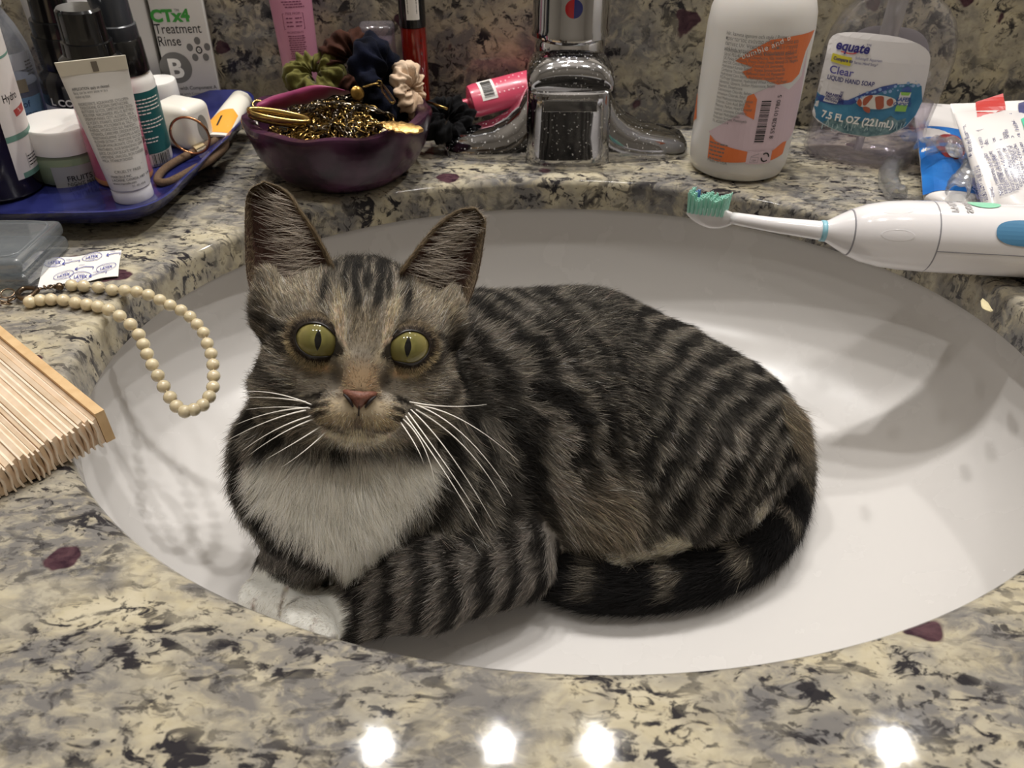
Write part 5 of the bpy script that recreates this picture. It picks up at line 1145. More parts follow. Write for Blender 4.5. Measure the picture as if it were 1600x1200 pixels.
# magenta ribbon band
top = catmull([bpt(u, w, z) for u, w, z in ((404, 160, .050), (425, 150, .053), (455, 142, .057), (490, 133, .061), (520, 136, .060), (546, 143, .056))], 6)
bot = catmull([bpt(u, w, z) for u, w, z in ((402, 180, .043), (425, 172, .045), (455, 166, .047), (490, 158, .050), (520, 150, .052), (548, 147, .053))], 6); m_ = len(top); vv = []; ff = []
for i in range(m_):
    for j in range(5): s = j/4; vv.append(top[i]*(1-s)+bot[i]*s+np.array([0, -.0035, .002])*math.sin(math.pi*s)+np.array([0, 0, .0006*math.sin(i*1.1)*s]))
n0 = len(vv); vv += [q+np.array([0, .0012, -.0004]) for q in vv]
for i in range(m_-1):
    for j in range(4): a_ = i*5+j; ff.append((a_, a_+1, a_+6, a_+5)); ff.append((n0+a_, n0+a_+5, n0+a_+6, n0+a_+1))
    ff.append((i*5, i*5+5, n0+i*5+5, n0+i*5)); ff.append((i*5+4, n0+i*5+4, n0+i*5+9, i*5+9))
tag(mesh_obj('hair_band', vv, ff, mat('magenta_satin', '#7c2450', .42, sheen=.4, color2='#8d2f5c', vscale=70)), 'magenta satin hair band draped over the bowl', 'hair band')
# ------------------------------------------------------------------ scrunchies
def scrunchie(c, R, r, nx, m, label, seed, ruf=10, squash=1.0, arc=(0, 2*math.pi)):
    nx = np.array(nx, float); nx /= np.linalg.norm(nx); a = np.cross(nx, [0, 0, 1.]) if abs(nx[2]) < .9 else np.cross(nx, [1., 0, 0]); a /= np.linalg.norm(a); b2 = np.cross(nx, a); N1, N2 = 110, 22; vv = []; ff = []; rr = random.Random(seed); ph = [rr.uniform(0, 6.28) for _ in range(8)]
    for i in range(N1):
        t = 2*math.pi*i/N1; rad = math.cos(t)*a+math.sin(t)*b2*squash
        for j in range(N2):
            q = 2*math.pi*j/N2; tw = 1.4*math.sin(q+ph[6])+.9*math.sin(3*t+ph[7]); fold = .17*math.sin(ruf*t+tw+ph[0])+.13*math.sin((ruf+5)*t-tw*1.5+ph[1])+.09*math.sin((ruf*2+3)*t+2*q+ph[2])
            k = r*(1+.22*math.sin(2*t+ph[3])+fold+.16*math.sin(3*q+ruf*t*.7+ph[4])+.09*math.sin(5*q-ruf*1.4*t+ph[5]))
            vv.append(np.array(c)+rad*(R+k*math.cos(q))+nx*k*math.sin(q)*1.15)
    for i in range(N1):
        for j in range(N2): a_ = i*N2+j; b_ = i*N2+(j+1) % N2; c_ = ((i+1) % N1)*N2+(j+1) % N2; d_ = ((i+1) % N1)*N2+j; ff.append((a_, d_, c_, b_))
    return tag(mesh_obj('scrunchie', vv, ff, m), label, 'scrunchie', 'scrunchies')
def fabric(n, c, c2, sh=.25): return mat(n, c, .9, spec=.15, sheen=sh*.4, color2=c2, vscale=90, bump=.3, bscale=900)
def dp(u, w, y): return on_y(u, w, y)
scrunchie(dp(556, 101, .558), .0165, .0085, (.3, -1, .5), fabric('brown_velvet', '#301a13', '#42281e', .1), 'chocolate brown scrunchie at the back of the bowl', 3, 11, .85)
scrunchie(dp(492, 119, .548), .0125, .0070, (-.1, -.7, 1), fabric('olive_velvet', '#57552c', '#6a6636', .3), 'olive green velvet scrunchie on the bowl edge', 4, 8, .9)
scrunchie(dp(596, 128, .527), .0130, .0080, (.9, -.5, .35), fabric('navy_velvet', '#060812', '#0d1122', .05), 'navy blue scrunchie hanging over the jewellery', 8, 7, 1.3)
scrunchie(dp(638, 140, .530), .0090, .0056, (1, -.5, .3), fabric('cream_cotton', '#c4a98e', '#d5bda4', .15), 'cream scrunchie tucked in right of the navy one', 9, 9, 1.15)
scrunchie(dp(698, 190, .550)+np.array([0, 0, .001]), .0125, .0066, (.35, -.6, .9), fabric('black_cotton', '#0c0c0d', '#1a1a1c', .08), 'black scrunchie lying between bowl and faucet', 12, 9, .95)
a_, b_ = dp(664, 158, .545), dp(699, 170, .530); v, f = tube([a_, (a_+b_)/2, b_], [.0008, .0010, .0008], 8); tag(mesh_obj('hair_pin', v, f, M_GOLDL), 'straight gold pin sticking out over the black scrunchie', 'hair pin')
# ------------------------------------------------------------------ things along the backsplash
b = np.array([*on_y(476, 140, .578)[:2], 0.0]); t = empty('lotion_tube', tuple(b), (0, 0, face_to_cam(b))); tag(t, 'pink lotion tube standing upright behind the bowl', 'tube'); VZ = np.array([0, 0, 1.0]); h_ = lambda w: hgt(b, w, VZ)
v, f = lathe([(.0105, 0), (.0112, .001), (.0112, .016), (.0105, .017)], 32); mesh_obj('cap', v, f, mat('pink_cap', '#c9869f', .3), t, sharp=40)
def psec(z): k = min(max((z-.017)/.11, 0), 1); return .0118+.0035*k, .0112*(1-k**1.5)+.0008
v, f = loft([ring(z, *psec(z), 36) for z in np.linspace(.0165, .128, 12)]); mesh_obj('tube_body', v, f, mat('pink_tube', '#bd8299', .3, coat=.2), t, sharp=60)
def pfn(x, y): rx, ry = psec(y); s = max(-.97, min(.97, x/rx)); return (x, -(ry*math.sqrt(1-s*s)+.0002), y)
pr = Print(pfn); M_MAG = mat('plum_ink', '#6d3350', .5)
for k in range(3): pr.scribble(M_MAG, -.0065+.001*k, h_(1+k*4), .013, .0011, k)
pr.frame(M_MAG, -.0070, h_(42), .0068, h_(18), .00025); pr.text(M_MAG, 'FREE FROM', 0, h_(19.5), .0020, 'CENTER')
for k in range(3): pr.scribble(M_MAG, -.0050, h_(26+k*6), .0045, .0012, k+9); pr.scribble(M_MAG, .0010, h_(26+k*6), .0045, .0012, k+19)
pr.text(M_MAG, 'INGREDIENTS', 0, h_(48), .0018, 'CENTER')
for k in range(11): pr.scribble(M_MAG, -.0055+.0005*(k % 2), h_(53+k*3.3), .011, .0010, k+30)
pr.text(M_MAG, 'CAUTION', 0, h_(95), .0018, 'CENTER'); pr.build(t)
# red lip gloss
b = np.array([*on_y(653, 150, .575)[:2], 0.0]); t = empty('lip_gloss', tuple(b), (0, 0, face_to_cam(b))); tag(t, 'red lip gloss tube with tall black cap', 'lip gloss'); h_ = lambda w: hgt(b, w, VZ); R_ = .0088
v, f = lathe([(R_*.6, 0), (R_*.95, .001), (R_, .003), (R_, h_(41)), (R_*.8, h_(39.5))], 32); mesh_obj('gloss_body', v, f, mat('red_gloss', '#6d1510', .1, coat=.5, color2='#84201500'[:7], vscale=90), t, sharp=50)
v, f = lathe([(R_*.98, h_(41)), (R_*1.04, h_(40)), (R_*1.04, .125), (R_*.9, .127)], 32); mesh_obj('cap', v, f, M_BLACKP, t, sharp=45)
pr = Print(cyl(R_*1.04)); pr.rect(M_PAPER, -.0040, h_(27), .0050, h_(-20), 8, 1); pr.build(t, {'white_paper': 'sticker'}); pr = Print(cyl(R_*1.04, off=.0003)); pr.barcode(M_INK, -.0030, h_(17), .0065, h_(-12)-h_(17), 14, 8, True); pr.build(t, {'black_ink': 'barcode'})
pr = Print(cyl(R_)); [pr.text(M_INK, w, .0060, h_(62+10*k), .0034, rot=math.pi/2) for k, w in enumerate('oOo')]; pr.build(t)
# clear perfume bottle with violet core
b = np.array([*on_y(592, 80, .583)[:2], 0.0]); t = empty('perfume_bottle', tuple(b), (0, 0, .1)); tag(t, 'clear square perfume bottle with violet core behind the brown scrunchie', 'bottle'); ht = hgt(b, 36, VZ)
v, f = rbox(.0245, .020, ht, .003, 3); mesh_obj('glass_body', v, f, clear_mat('clear_glass', '#e6dfe8', .04, .08, .06), t, sharp=60); v, f = rbox(.0130, .0105, ht*.80, .002, 3, (0, 0, .002)); mesh_obj('violet_core', v, f, clear_mat('violet_liquid', '#8d5f96', .08, .1, .35), t, sharp=60)
v, f = rbox(.020, .016, .0025, .001, 2, (0, 0, ht*.84)); mesh_obj('inner_plate', v, f, clear_mat('clear_glass'), t, sharp=60)
# pink tube lying behind the faucet
a_ = on_y(744, 157, .572); b_ = on_y(850, 128, .586); ax_ = (b_-a_); Lp = np.linalg.norm(ax_); ax_ /= Lp; t = empty('hand_cream', tuple(a_)); tag(t, 'coral pink tube with barcode wedged behind the faucet', 'tube')
up_ = np.array([0, -.55, .83]); up_ -= ax_*np.dot(up_, ax_); up_ /= np.linalg.norm(up_); sd = np.cross(up_, ax_); t.rotation_euler = basis(sd, up_, ax_, (0, 0, 0)).to_3x3().to_euler()
secs = [(-.0105, .0032, .0032), (-.0062, .0032, .0032), (-.006, .006, .006), (-.004, .0120, .0095), (.0, .0128, .0100), (.03, .0128, .0090), (.06, .0130, .006), (.075, .0132, .0012)]
v, f = loft([ring(z, rx, ry, 32) for z, rx, ry in secs]); mesh_obj('tube_body', v, f, mat('coral_pink', '#cf4d67', .3, coat=.2), t, sharp=45); v, f = lathe([(.002, -.014), (.0036, -.0135), (.0036, -.0105)], 20); mesh_obj('nozzle', v, f, M_WHITEP, t)
def hfn(x, y, off=.0003):
    rx = np.interp(y, [q[0] for q in secs], [q[1] for q in secs]); ry = np.interp(y, [q[0] for q in secs], [q[2] for q in secs]); s = max(-.97, min(.97, x/rx)); return (x, ry*math.sqrt(1-s*s)+off, y)
pr = Print(lambda x, y: hfn(y, x)); pr.rect(M_PAPER, .003, -.0085, .0145, .0095, 4, 8); pr.build(t, {'white_paper': 'sticker'}); pr = Print(lambda x, y: hfn(y, x, .0006)); pr.barcode(M_INK, .005, -.0070, .0075, .014, 22, 4, True); pr.build(t, {'black_ink': 'barcode'})
pr = Print(lambda x, y: hfn(y, x)); M_PK = mat('pale_pink_ink', '#e9a3ae', .5)
for k in range(7): pr.line(M_PK, [(.0165+k*.0035, -.006), (.0165+k*.0035, -.006+.0135*(.6+.4*random.random()))], .0010)
pr.build(t)
# ------------------------------------------------------------------ faucet
def chrome():
    m = bpy.data.materials.new('spotted_chrome'); m.use_nodes = True; nt = m.node_tree; b = nt.nodes['Principled BSDF']; N = nt.nodes.new; L = nt.links.new; b.inputs['Metallic'].default_value = 1
    tc = N('ShaderNodeTexCoord'); nz = N('ShaderNodeTexNoise'); nz.inputs['Scale'].default_value = 520; nz.inputs['Detail'].default_value = 4; vo = N('ShaderNodeTexVoronoi'); vo.inputs['Scale'].default_value = 230
    L(tc.outputs['Object'], nz.inputs['Vector']); L(tc.outputs['Object'], vo.inputs['Vector'])
    r = N('ShaderNodeValToRGB'); r.color_ramp.elements[0].position = .62; r.color_ramp.elements[1].position = .73; L(nz.outputs['Fac'], r.inputs['Fac'])
    r2 = N('ShaderNodeValToRGB'); r2.color_ramp.elements[0].position = .08; r2.color_ramp.elements[0].color = (1, 1, 1, 1); r2.color_ramp.elements[1].position = .14; r2.color_ramp.elements[1].color = (0, 0, 0, 1); L(vo.outputs['Distance'], r2.inputs['Fac'])
    n2 = N('ShaderNodeTexNoise'); n2.inputs['Scale'].default_value = 60; L(tc.outputs['Object'], n2.inputs['Vector']); r3 = N('ShaderNodeValToRGB'); r3.color_ramp.elements[0].position = .45; r3.color_ramp.elements[1].position = .6; L(n2.outputs['Fac'], r3.inputs['Fac'])
    mu = N('ShaderNodeMath'); mu.operation = 'MAXIMUM'; L(r.outputs['Color'], mu.inputs[0]); mq = N('ShaderNodeMath'); mq.operation = 'MULTIPLY'; L(r2.outputs['Color'], mq.inputs[0]); L(r3.outputs['Color'], mq.inputs[1]); L(mq.outputs[0], mu.inputs[1])
    mp = N('ShaderNodeMapRange'); mp.inputs[3].default_value = .07; mp.inputs[4].default_value = .55; L(mu.outputs[0], mp.inputs[0]); L(mp.outputs[0], b.inputs['Roughness'])
    mx = N('ShaderNodeMix'); mx.data_type = 'RGBA'; mx.inputs['A'].default_value = (.40, .40, .42, 1); mx.inputs['B'].default_value = (.75, .74, .72, 1); L(mu.outputs[0], mx.inputs['Factor']); L(mx.outputs['Result'], b.inputs['Base Color'])
    m2 = N('ShaderNodeMapRange'); m2.inputs[3].default_value = 1; m2.inputs[4].default_value = .35; L(mu.outputs[0], m2.inputs[0]); L(m2.outputs[0], b.inputs['Metallic']); return m
M_SCH = chrome()
FX, FY = .0385, .5480
def faucet():
    t = empty('faucet', (FX, FY, 0)); tag(t, 'chrome bathroom faucet with water spots at the back of the sink', 'faucet')
    # deck plate with wings swelling up to the centre block
    secs = []
    for x, hz, dy in ((-.0872, .004, .006), (-.0862, .0085, .011), (-.083, .0125, .0155), (-.076, .0155, .0195), (-.064, .0175, .0220), (-.052, .0205, .0235), (-.042, .0260, .0245), (-.034, .0340, .0250), (-.028, .0430, .0250), (-.020, .0470, .0250), (0, .0480, .0250)):
        secs.append((x, hz, dy))
    secs += [(-x, h2, d2) for x, h2, d2 in reversed(secs[:-1])]; rings = []
    for x, hz, dy in secs:
        R = []
        for j in range(25):
            q = math.pi*j/24; R.append((x, -dy*math.copysign(abs(math.cos(q))**.75, math.cos(q)), .0022+(hz-.0022)*math.sin(q)**.85))
        R += [(x, dy, 0), (x, -dy, 0)]; rings.append(R)
    v, f = loft(rings); mesh_obj('deck_plate', v, f, M_SCH, t, sharp=40)
    # centre block with a slightly hollow front
    rings = []
    for k, z in enumerate((0, .004, .02, .036, .0465, .0482)):
        w = (.0300, .0298, .0288, .0282, .0278, .0270)[k]; y0 = (-.0300, -.0298, -.0286, -.0282, -.0290, -.0285)[k]; R = []
        for i in range(41):
            s = -1+2*i/40; R.append((w*s, y0+.0030*(1-abs(s)**4)*-1+.006*abs(s)**6, z))
        R += [(w, .02, z), (-w, .02, z)]; rings.append(R)
    v, f = loft(rings); mesh_obj('centre_block', v, f, M_SCH, t, sharp=35)
    # spout: a rounded hood over the block
    rings = []
    for y, w, zt, zb in ((-.0335, .0235, .0575, .0505), (-.0350, .0262, .0615, .0492), (-.0335, .0278, .0660, .0488), (-.028, .0288, .0700, .0488), (-.018, .0290, .0728, .0488), (-.004, .0286, .0735, .0488), (.010, .0276, .0720, .0488), (.020, .0260, .0690, .0488)):
        R = []
        for j in range(32):
            q = 2*math.pi*j/32; c, s = math.cos(q), math.sin(q); zc = zb+(zt-zb)*.30
            R.append((w*math.copysign(abs(c)**.95, c), y+(0 if s > 0 else .0), zc+((zt-zc)*abs(s)**.85 if s > 0 else -(zc-zb)*abs(s)**.5)))
        rings.append(R)
    v, f = loft(rings); mesh_obj('spout', v, f, M_SCH, t, sharp=45)
    v, f = rbox(.036, .0012, .0075, .0004, 1, (0, -.0322, .0375)); mesh_obj('name_plate', v, f, M_CHROME, t, sharp=40)
    v, f = lathe([(.0235, .060), (.0240, .064), (.0235, .0745), (.0215, .077)], 48); mesh_obj('neck', v, f, M_CHROME, t, loc=(.0005, .006, 0), sharp=40)
    hd = empty('handle', (.0005, .004, .0), parent=t)
    v, f = lathe([(.0245, .0775), (.0262, .0780), (.0262, .0815), (.0255, .0835), (.0250, .120), (.0235, .132), (.018, .138), (.004, .140)], 56); mesh_obj('handle_body', v, f, M_CHROME, hd, sharp=35)
    for m, s in ((mat('red_enamel', '#a01c22', .2, coat=.5), -1), (mat('blue_enamel', '#1b2364', .2, coat=.5), 1)):
        zc = hgt(np.array([FX, FY-.021, 0]), 14, VZ); pts = [(0, zc+.0056)]+[(s*.0056*math.cos(q), zc+.0056*math.sin(q)) for q in np.linspace(math.pi/2, -math.pi/2, 13)]
        fr_ = Print(cyl(.0252, 0, .0003)); bk = Print(cyl(.0250, 0, .0)); fr_.poly(m, pts[1:], 0, .003); fr_.build(hd, {m.name: 'temperature_dot'})
faucet()
v, f = torus(on_z(768, 240, .0015)+np.array([0, -.001, .0075]), .0088, .0006, (.05, -.75, .6), 32, 8); tag(mesh_obj('clear_elastic', v, f, clear_mat('clear_rubber', '#e8e4de', .1, .2, .45)), 'thin clear elastic ring leaning on the faucet base', 'hair tie')
# ------------------------------------------------------------------ white lotion spray bottle
b = np.array([.1545, .5145, 0.0]); t = empty('leave_in_bottle', tuple(b), (0, 0, face_to_cam(b)-.03)); tag(t, 'milky white bottle with orange and pink print beside the faucet', 'bottle'); R_ = .0325; h_ = lambda w: hgt(b+np.array([0, -R_, 0]), w, VZ)
v, f = lathe([(R_*.55, .0012), (R_*.78, 0), (R_*.93, .0025), (R_*.985, .008), (R_, .018), (R_*1.0, .092), (R_*.97, .101), (R_*.88, .110), (R_*.70, .118), (R_*.42, .124), (R_*.36, .130), (R_*.36, .138)], 64); mesh_obj('bottle_body', v, f, mat('milky_translucent', '#d8d5d1', .33, sss=.5, sss_r=.012), t, sharp=60)
v, f = lathe([(R_*.40, .132), (R_*.44, .133), (R_*.44, .15), (R_*.4, .152)], 32); mesh_obj('cap', v, f, M_WHITEP, t, sharp=40)
Rm = R_*.995
def xl(u, w):                                                     # image point -> label space on the bottle
    q = on_y(u, w, b[1]-R_*.9); return (q[0]-(b[0]-.009))*1.10
p0 = Print(cyl(Rm, 0, .0002)); p1 = Print(cyl(Rm, 0, .00035)); p2 = Print(cyl(Rm, 0, .0005)); M_ORG = mat('orange_paint', '#d8733f', .4); M_MAUVE = mat('mauve_print', '#cdb6bd', .4)
def A(u, w):                                                      # solve angle for an image point lying on the cylinder
    rz = t.rotation_euler[2]; best = None; r = ray(u, w); o2 = CAMP[:2]-b[:2]; d2 = r[:2]; aa = d2@d2; bb_ = 2*o2@d2; cc_ = o2@o2-Rm*Rm; disc = bb_*bb_-4*aa*cc_
    k = (-bb_-math.sqrt(max(disc, 0)))/(2*aa); q = CAMP+r*k-b; ang = math.atan2(q[0], -q[1])-rz; ang = math.atan2(q[0]*math.cos(-rz)-q[1]*math.sin(-rz), -(q[0]*math.sin(-rz)+q[1]*math.cos(-rz))); return ang*Rm, q[2]
p0.poly(M_MAUVE, [A(*q) for q in ((1180, 145), (1215, 130), (1232, 140), (1252, 118), (1262, 75), (1246, 200), (1228, 222), (1205, 235), (1180, 240), (1150, 236), (1118, 220), (1108, 205), (1135, 190), (1160, 175), (1172, 160))], 0, .003)
p1.poly(M_ORG, [A(*q) for q in ((1149, 95), (1175, 78), (1205, 62), (1240, 56), (1272, 46), (1258, 80), (1248, 115), (1236, 128), (1215, 132), (1195, 125), (1168, 122), (1160, 112), (1176, 105))], 0, .003)
p1.poly(M_ORG, [A(*q) for q in ((1168, 150), (1178, 146), (1183, 155), (1178, 187), (1165, 180), (1161, 172))], 0, .003)
p1.poly(M_ORG, [A(*q) for q in ((1110, 210), (1118, 220), (1140, 230), (1175, 238), (1205, 236), (1222, 222), (1228, 220), (1222, 240), (1205, 250), (1180, 251), (1150, 254), (1122, 252), (1106, 246))], 0, .003)
p1.poly(M_ORG, [A(*q) for q in ((1087, 150), (1091, 145), (1089, 185), (1082, 190))], 0, .003)
def put2(m, s, u, w, sz, **k): x, y = A(u, w); p2.text(m, s, x, y, sz, **k)
for k, s in enumerate(('här, kamma igenom och style / Primer', 'προστασίας ενάντια στη θερμότητα και', 'ακτίνες UV. Ψεκάστε σε νωπά ή στεγνά', 'μαλλιά, χτενίστε και φορμάρετε μαλλιά')): put2(M_INKG, s, 1136-k*1.2, 53+k*8, .0030, squeeze=.80)
ing = ['INGREDIENTS: Water/Aqua/Eau, Cetearyl Alcohol, Butylene', 'Glycol, PEG-40, Glyceryl Dimethicone, Vitis Vinifera (Grape) Seed', 'Oil, Punica Granatum, Prunus Dulcis (Sweet Almond) Oil, Mangifera', 'Seed Oil, Cocos Nucifera (Coconut) Oil, Simmondsia', 'Hydrolyzed Keratin Extract, Argania Spinosa Kernel Oil', 'Carthamus Tinctorius (Safflower) Seed Oil, Phytosterols', 'Hydrolyzed Corn Starch, Hydrolyzed Vegetable Protein', 'PG-Propyl Silanetriol, Hydrolyzed Wheat Protein PG-Propyl', 'Silanetriol, Glycerin, Sodium Hyaluronate, Betaine', 'Steareth, Dimethicone', 'Cetrimonium Chloride, Behen-', 'trimonium Chloride, Ethyl', 'hexyl Methoxycinnamate, Sodium', 'Chloride, Citric Acid, BHT, Tea', 'Phenoxy, Parfum, Hexyl Cinnamal', 'Linalool, Limonene, Coumarin', 'Isopropyl Methylparaben', 'Potassium Sorbate, Phenoxyeth', 'FIL #5260771-4']
for k, s in enumerate(ing): put2(M_INKG, s, 1133-k*1.05, 79+k*6.1, .0026, squeeze=.66)
for k in range(5): x, y = A(1110-k*.5, 222+k*6); p2.scribble(M_INKG, x, y, .0125-.001*k, .0016, k)
put2(M_INKG, 'Made in USA', 1106, 250, .0026)
x, y = A(1178, 222); x2, y2 = A(1214, 155); p2.barcode(M_INK, x, y, (x2-x)*.62, y2-y, 30, 11, True); put2(M_INK, '8 55628 01780 5', 1207, 216, .0040, rot=math.pi/2-.0)
put2(M_INKW, 'bumble and b', 1160, 92, .0046, rot=.42, spacing=1.15)
x, y = A(1168, 256); p2.poly(M_MAUVE, [(x-.0015, y), (x+.0150, y), (x+.0150, y+.0085), (x-.0015, y+.0085)]); p3 = Print(cyl(Rm, 0, .0007)); p3.line(M_INKG, [(x+.001, y+.001), (x+.006, y+.001), (x+.006, y+.0045), (x+.001, y+.0045), (x+.001, y+.001)], .0002); p3.line(M_INKG, [(x+.001, y+.005), (x+.006, y+.0068)], .0002); p3.text(M_INKG, '12M', x+.0016, y+.0018, .0018)
for q0 in (0, math.pi): p3.line(M_INK, [(x+.0105+.0025*math.cos(q0+q), y+.0042+.0027*math.sin(q0+q)) for q in np.linspace(0, 2.3, 8)], .0009)
p0.build(t, {'mauve_print': 'printed_panel'}); p1.build(t, {'orange_paint': 'orange_print'}); p2.build(t, {'black_ink': 'barcode', 'mauve_print': 'printed_panel'}); p3.build(t)
# ------------------------------------------------------------------ clear hand soap bottle
sL = on_z(1246, 236, 0); sR = on_z(1424, 272, 0); sc = (sL+sR)/2+np.array([.008, .010, 0]); ang = math.atan2((sR-sL)[1], (sR-sL)[0])*.62; HW = np.linalg.norm(sR-sL)/2; HD = .022
t = empty('soap_bottle', tuple(sc), (0, 0, ang)); tag(t, 'clear liquid hand soap bottle with ocean picture label', 'bottle'); h_ = lambda w: hgt(sc+np.array([-.01, -.018, 0]), w, VZ)
SP = [(0, .86, .80), (.0012, .95, .93), (.005, 1.0, 1.0), (.014, .985, 1.0), (.026, .955, 1.0), (.040, .985, 1.02), (.056, 1.03, 1.03), (.070, 1.04, 1.02), (.082, .99, .97), (.092, .88, .86), (.100, .70, .70), (.106, .46, .55), (.110, .32, .5), (.120, .30, .5)]
v, f = loft([ring(z, HW*a_, HD*d_, 64, 2.3) for z, a_, d_ in SP]); mesh_obj('bottle_shell', v, f, clear_mat('soap_shell', '#fbfafc', .06, .08, .02), t, sharp=60)
v, f = loft([ring(z+.0016, HW*a_*.95, HD*d_*.92, 48, 2.3) for z, a_, d_ in SP if z < .05]); mesh_obj('liquid', v, f, clear_mat('lilac_soap', '#f3f0f6', .06, .04, .03), t, sharp=60)
v, f = lathe([(.0028, .004), (.0028, .112)], 14); mesh_obj('dip_tube', v, f, clear_mat('dip_tube_plastic', '#e4e2e4', .1, .1, .35), t, loc=(-.002, .004, 0)); v, f = lathe([(.0045, .072), (.0060, .074), (.0060, .11)], 20); mesh_obj('pump_stem', v, f, clear_mat('dip_tube_plastic'), t, loc=(-.002, .004, 0), sharp=40)
v, f = lathe([(.0125, .112), (.0130, .113), (.0130, .130), (.009, .133)], 28); mesh_obj('pump_collar', v, f, M_WHITEP, t, sharp=40)
zz = [q[0] for q in SP]
def sfn(off, sgn=-1):
    def fn(x, y):
        a_ = HW*np.interp(y, zz, [q[1] for q in SP]); d_ = HD*np.interp(y, zz, [q[2] for q in SP]); s = min(abs(x/a_), .985); return (x, sgn*(d_*(1-s**2.3)**(1/2.3)+off), y)
    return fn
Rm_ = np.array(Matrix(Euler((0, 0, ang)).to_matrix()))
def B(u, w):                                                      # image point -> label coordinates on the front of the bottle
    r = ray(u, w); o_ = sc+Rm_[:, 1]*(-HD*.97); q = CAMP+r*(np.dot(o_-CAMP, Rm_[:, 1])/np.dot(r, Rm_[:, 1]))-o_; x = q@Rm_[:, 0]; z = q[2]
    for _ in range(4):
        yy = sfn(0)(x, min(max(z, 0), .1))[1]; o_ = sc+Rm_[:, 1]*yy; q = CAMP+r*(np.dot(o_-CAMP, Rm_[:, 1])/np.dot(r, Rm_[:, 1]))-sc; x = max(-HW*.97, min(HW*.97, q@Rm_[:, 0])); z = q[2]
    return x, z
s0 = Print(sfn(.0003)); s1 = Print(sfn(.0005)); s2 = Print(sfn(.0007)); s3 = Print(sfn(.0009)); M_LBW = mat('label_white', '#dbd7d6', .35); M_SEA = mat('sea_blue', '#2f6f93', .4, color2='#4f8fb0', vscale=70); M_DEEP = mat('deep_blue', '#2b3f86', .4, color2='#47619f', vscale=120); M_REEF = mat('reef_grey', '#7d9a9c', .45, color2='#3b5d68', vscale=260); M_IND = mat('indigo_ink', '#2e2a6e', .45)
sb = Print(sfn(.0002, 1)); sb.poly(mat('label_back', '#c9c6cb', .4), [(HW*.72*math.copysign(abs(math.cos(q))**.6, math.cos(q)), .052+.030*math.copysign(abs(math.sin(q))**.7, math.sin(q))) for q in np.linspace(0, 2*math.pi, 40)[:-1]], 0, .004); sb.build(t, {'label_back': 'back_label'})
out = [(1284, 80), (1292, 62), (1308, 52), (1335, 50), (1370, 53), (1405, 58), (1435, 68), (1452, 82), (1453, 100), (1447, 130), (1440, 160), (1430, 180), (1415, 198), (1390, 210), (1355, 214), (1318, 208), (1290, 196), (1270, 180), (1264, 165), (1266, 140), (1274, 110)]
s0.poly(M_LBW, [B(*q) for q in out], 2, .003)
s1.poly(M_SEA, [B(*q) for q in ((1266, 141), (1280, 146), (1300, 156), (1325, 158), (1345, 150), (1375, 138), (1400, 132), (1425, 130), (1440, 134), (1441, 158), (1431, 179), (1415, 197), (1390, 209), (1355, 213), (1318, 207), (1291, 195), (1271, 179), (1265, 164))], 0, .003)
s2.poly(M_DEEP, [B(*q) for q in ((1266, 144), (1285, 148), (1305, 156), (1325, 156), (1350, 145), (1378, 135), (1402, 130), (1402, 134), (1380, 142), (1355, 152), (1330, 163), (1300, 163), (1280, 157), (1266, 152))], 0, .003)
s2.poly(M_REEF, [B(*q) for q in ((1285, 190), (1300, 184), (1312, 190), (1325, 183), (1340, 188), (1352, 190), (1366, 183), (1378, 190), (1392, 180), (1402, 188), (1416, 184), (1412, 198), (1390, 209), (1355, 213), (1318, 207), (1296, 198))], 0, .003)
for k in range(26):
    u = 1285+k*5.1; x, y = B(u, 196-4*math.sin(k*1.3)); s3.line(mat('pale_coral', '#a9bfc0', .5), [(x, y-.002), (x+.0012*math.sin(k*2.1), y+.0018+.0014*math.sin(k*.9))], .0005)
for k in range(26): x, y = B(1335+k*4, 152-k*.9+4*math.sin(k*2.3)); s3.disc(mat('pale_bubble', '#8aa6cc', .3), x, y, .0003+.0008*abs(math.sin(k*1.7))**2, None, 10)
# label fish: plain orange and white striped fish
M_FO = mat('fish_orange', '#a4543a', .4); M_FW = mat('fish_white', '#d9d4cc', .4); M_LIME = mat('lime_green', '#8fc052', .4); M_YEL = mat('yellow_badge', '#cfc33d', .4)
s3.poly(M_FW, [B(*q) for q in ((1338, 160), (1350, 150), (1375, 148), (1398, 154), (1398, 164), (1378, 170), (1352, 168))], 3, .003); s4 = Print(sfn(.0011))
for pts in (((1339, 160), (1343, 153), (1347, 160), (1344, 166)), ((1350, 153), (1360, 148), (1364, 150), (1358, 158), (1352, 164), (1348, 162)), ((1368, 151), (1380, 150), (1381, 158), (1380, 168), (1370, 170), (1368, 160)), ((1386, 156), (1393, 153), (1396, 159), (1392, 165), (1386, 163)), ((1349, 166), (1359, 168), (1358, 176), (1350, 172))): s4.poly(M_FO, [B(*q) for q in pts], 3, .004)
def put3(p, m, s, u, w, sz, u2=None, w2=None, **k):
    x, y = B(u, w); p.text(m, s, x, y, sz, **k)
put3(s3, M_IND, 'equate', 1305, 75, .0082, bold=.03, shear=.15, squeeze=.92); put3(s3, M_IND, 'TM', 1353, 72, .0022); q0, q1, q2 = B(1314, 80), B(1325, 83), B(1343, 80); s3.line(mat('coral_ink', '#b9463f', .4), [q0, ((q0[0]+q1[0])/2, q1[1]+.0004), q1, ((q1[0]+q2[0])/2, q1[1]+.0003), q2], .0007)
a_ = B(1298, 95); c_ = B(1333, 84); s3.poly(M_YEL, [a_, (c_[0], a_[1]-.0006), (c_[0], a_[1]+.0046), (a_[0], a_[1]+.0052)]); put3(s4, M_IND, 'Compare to', 1302, 92, .0030, bold=.03, squeeze=.80)
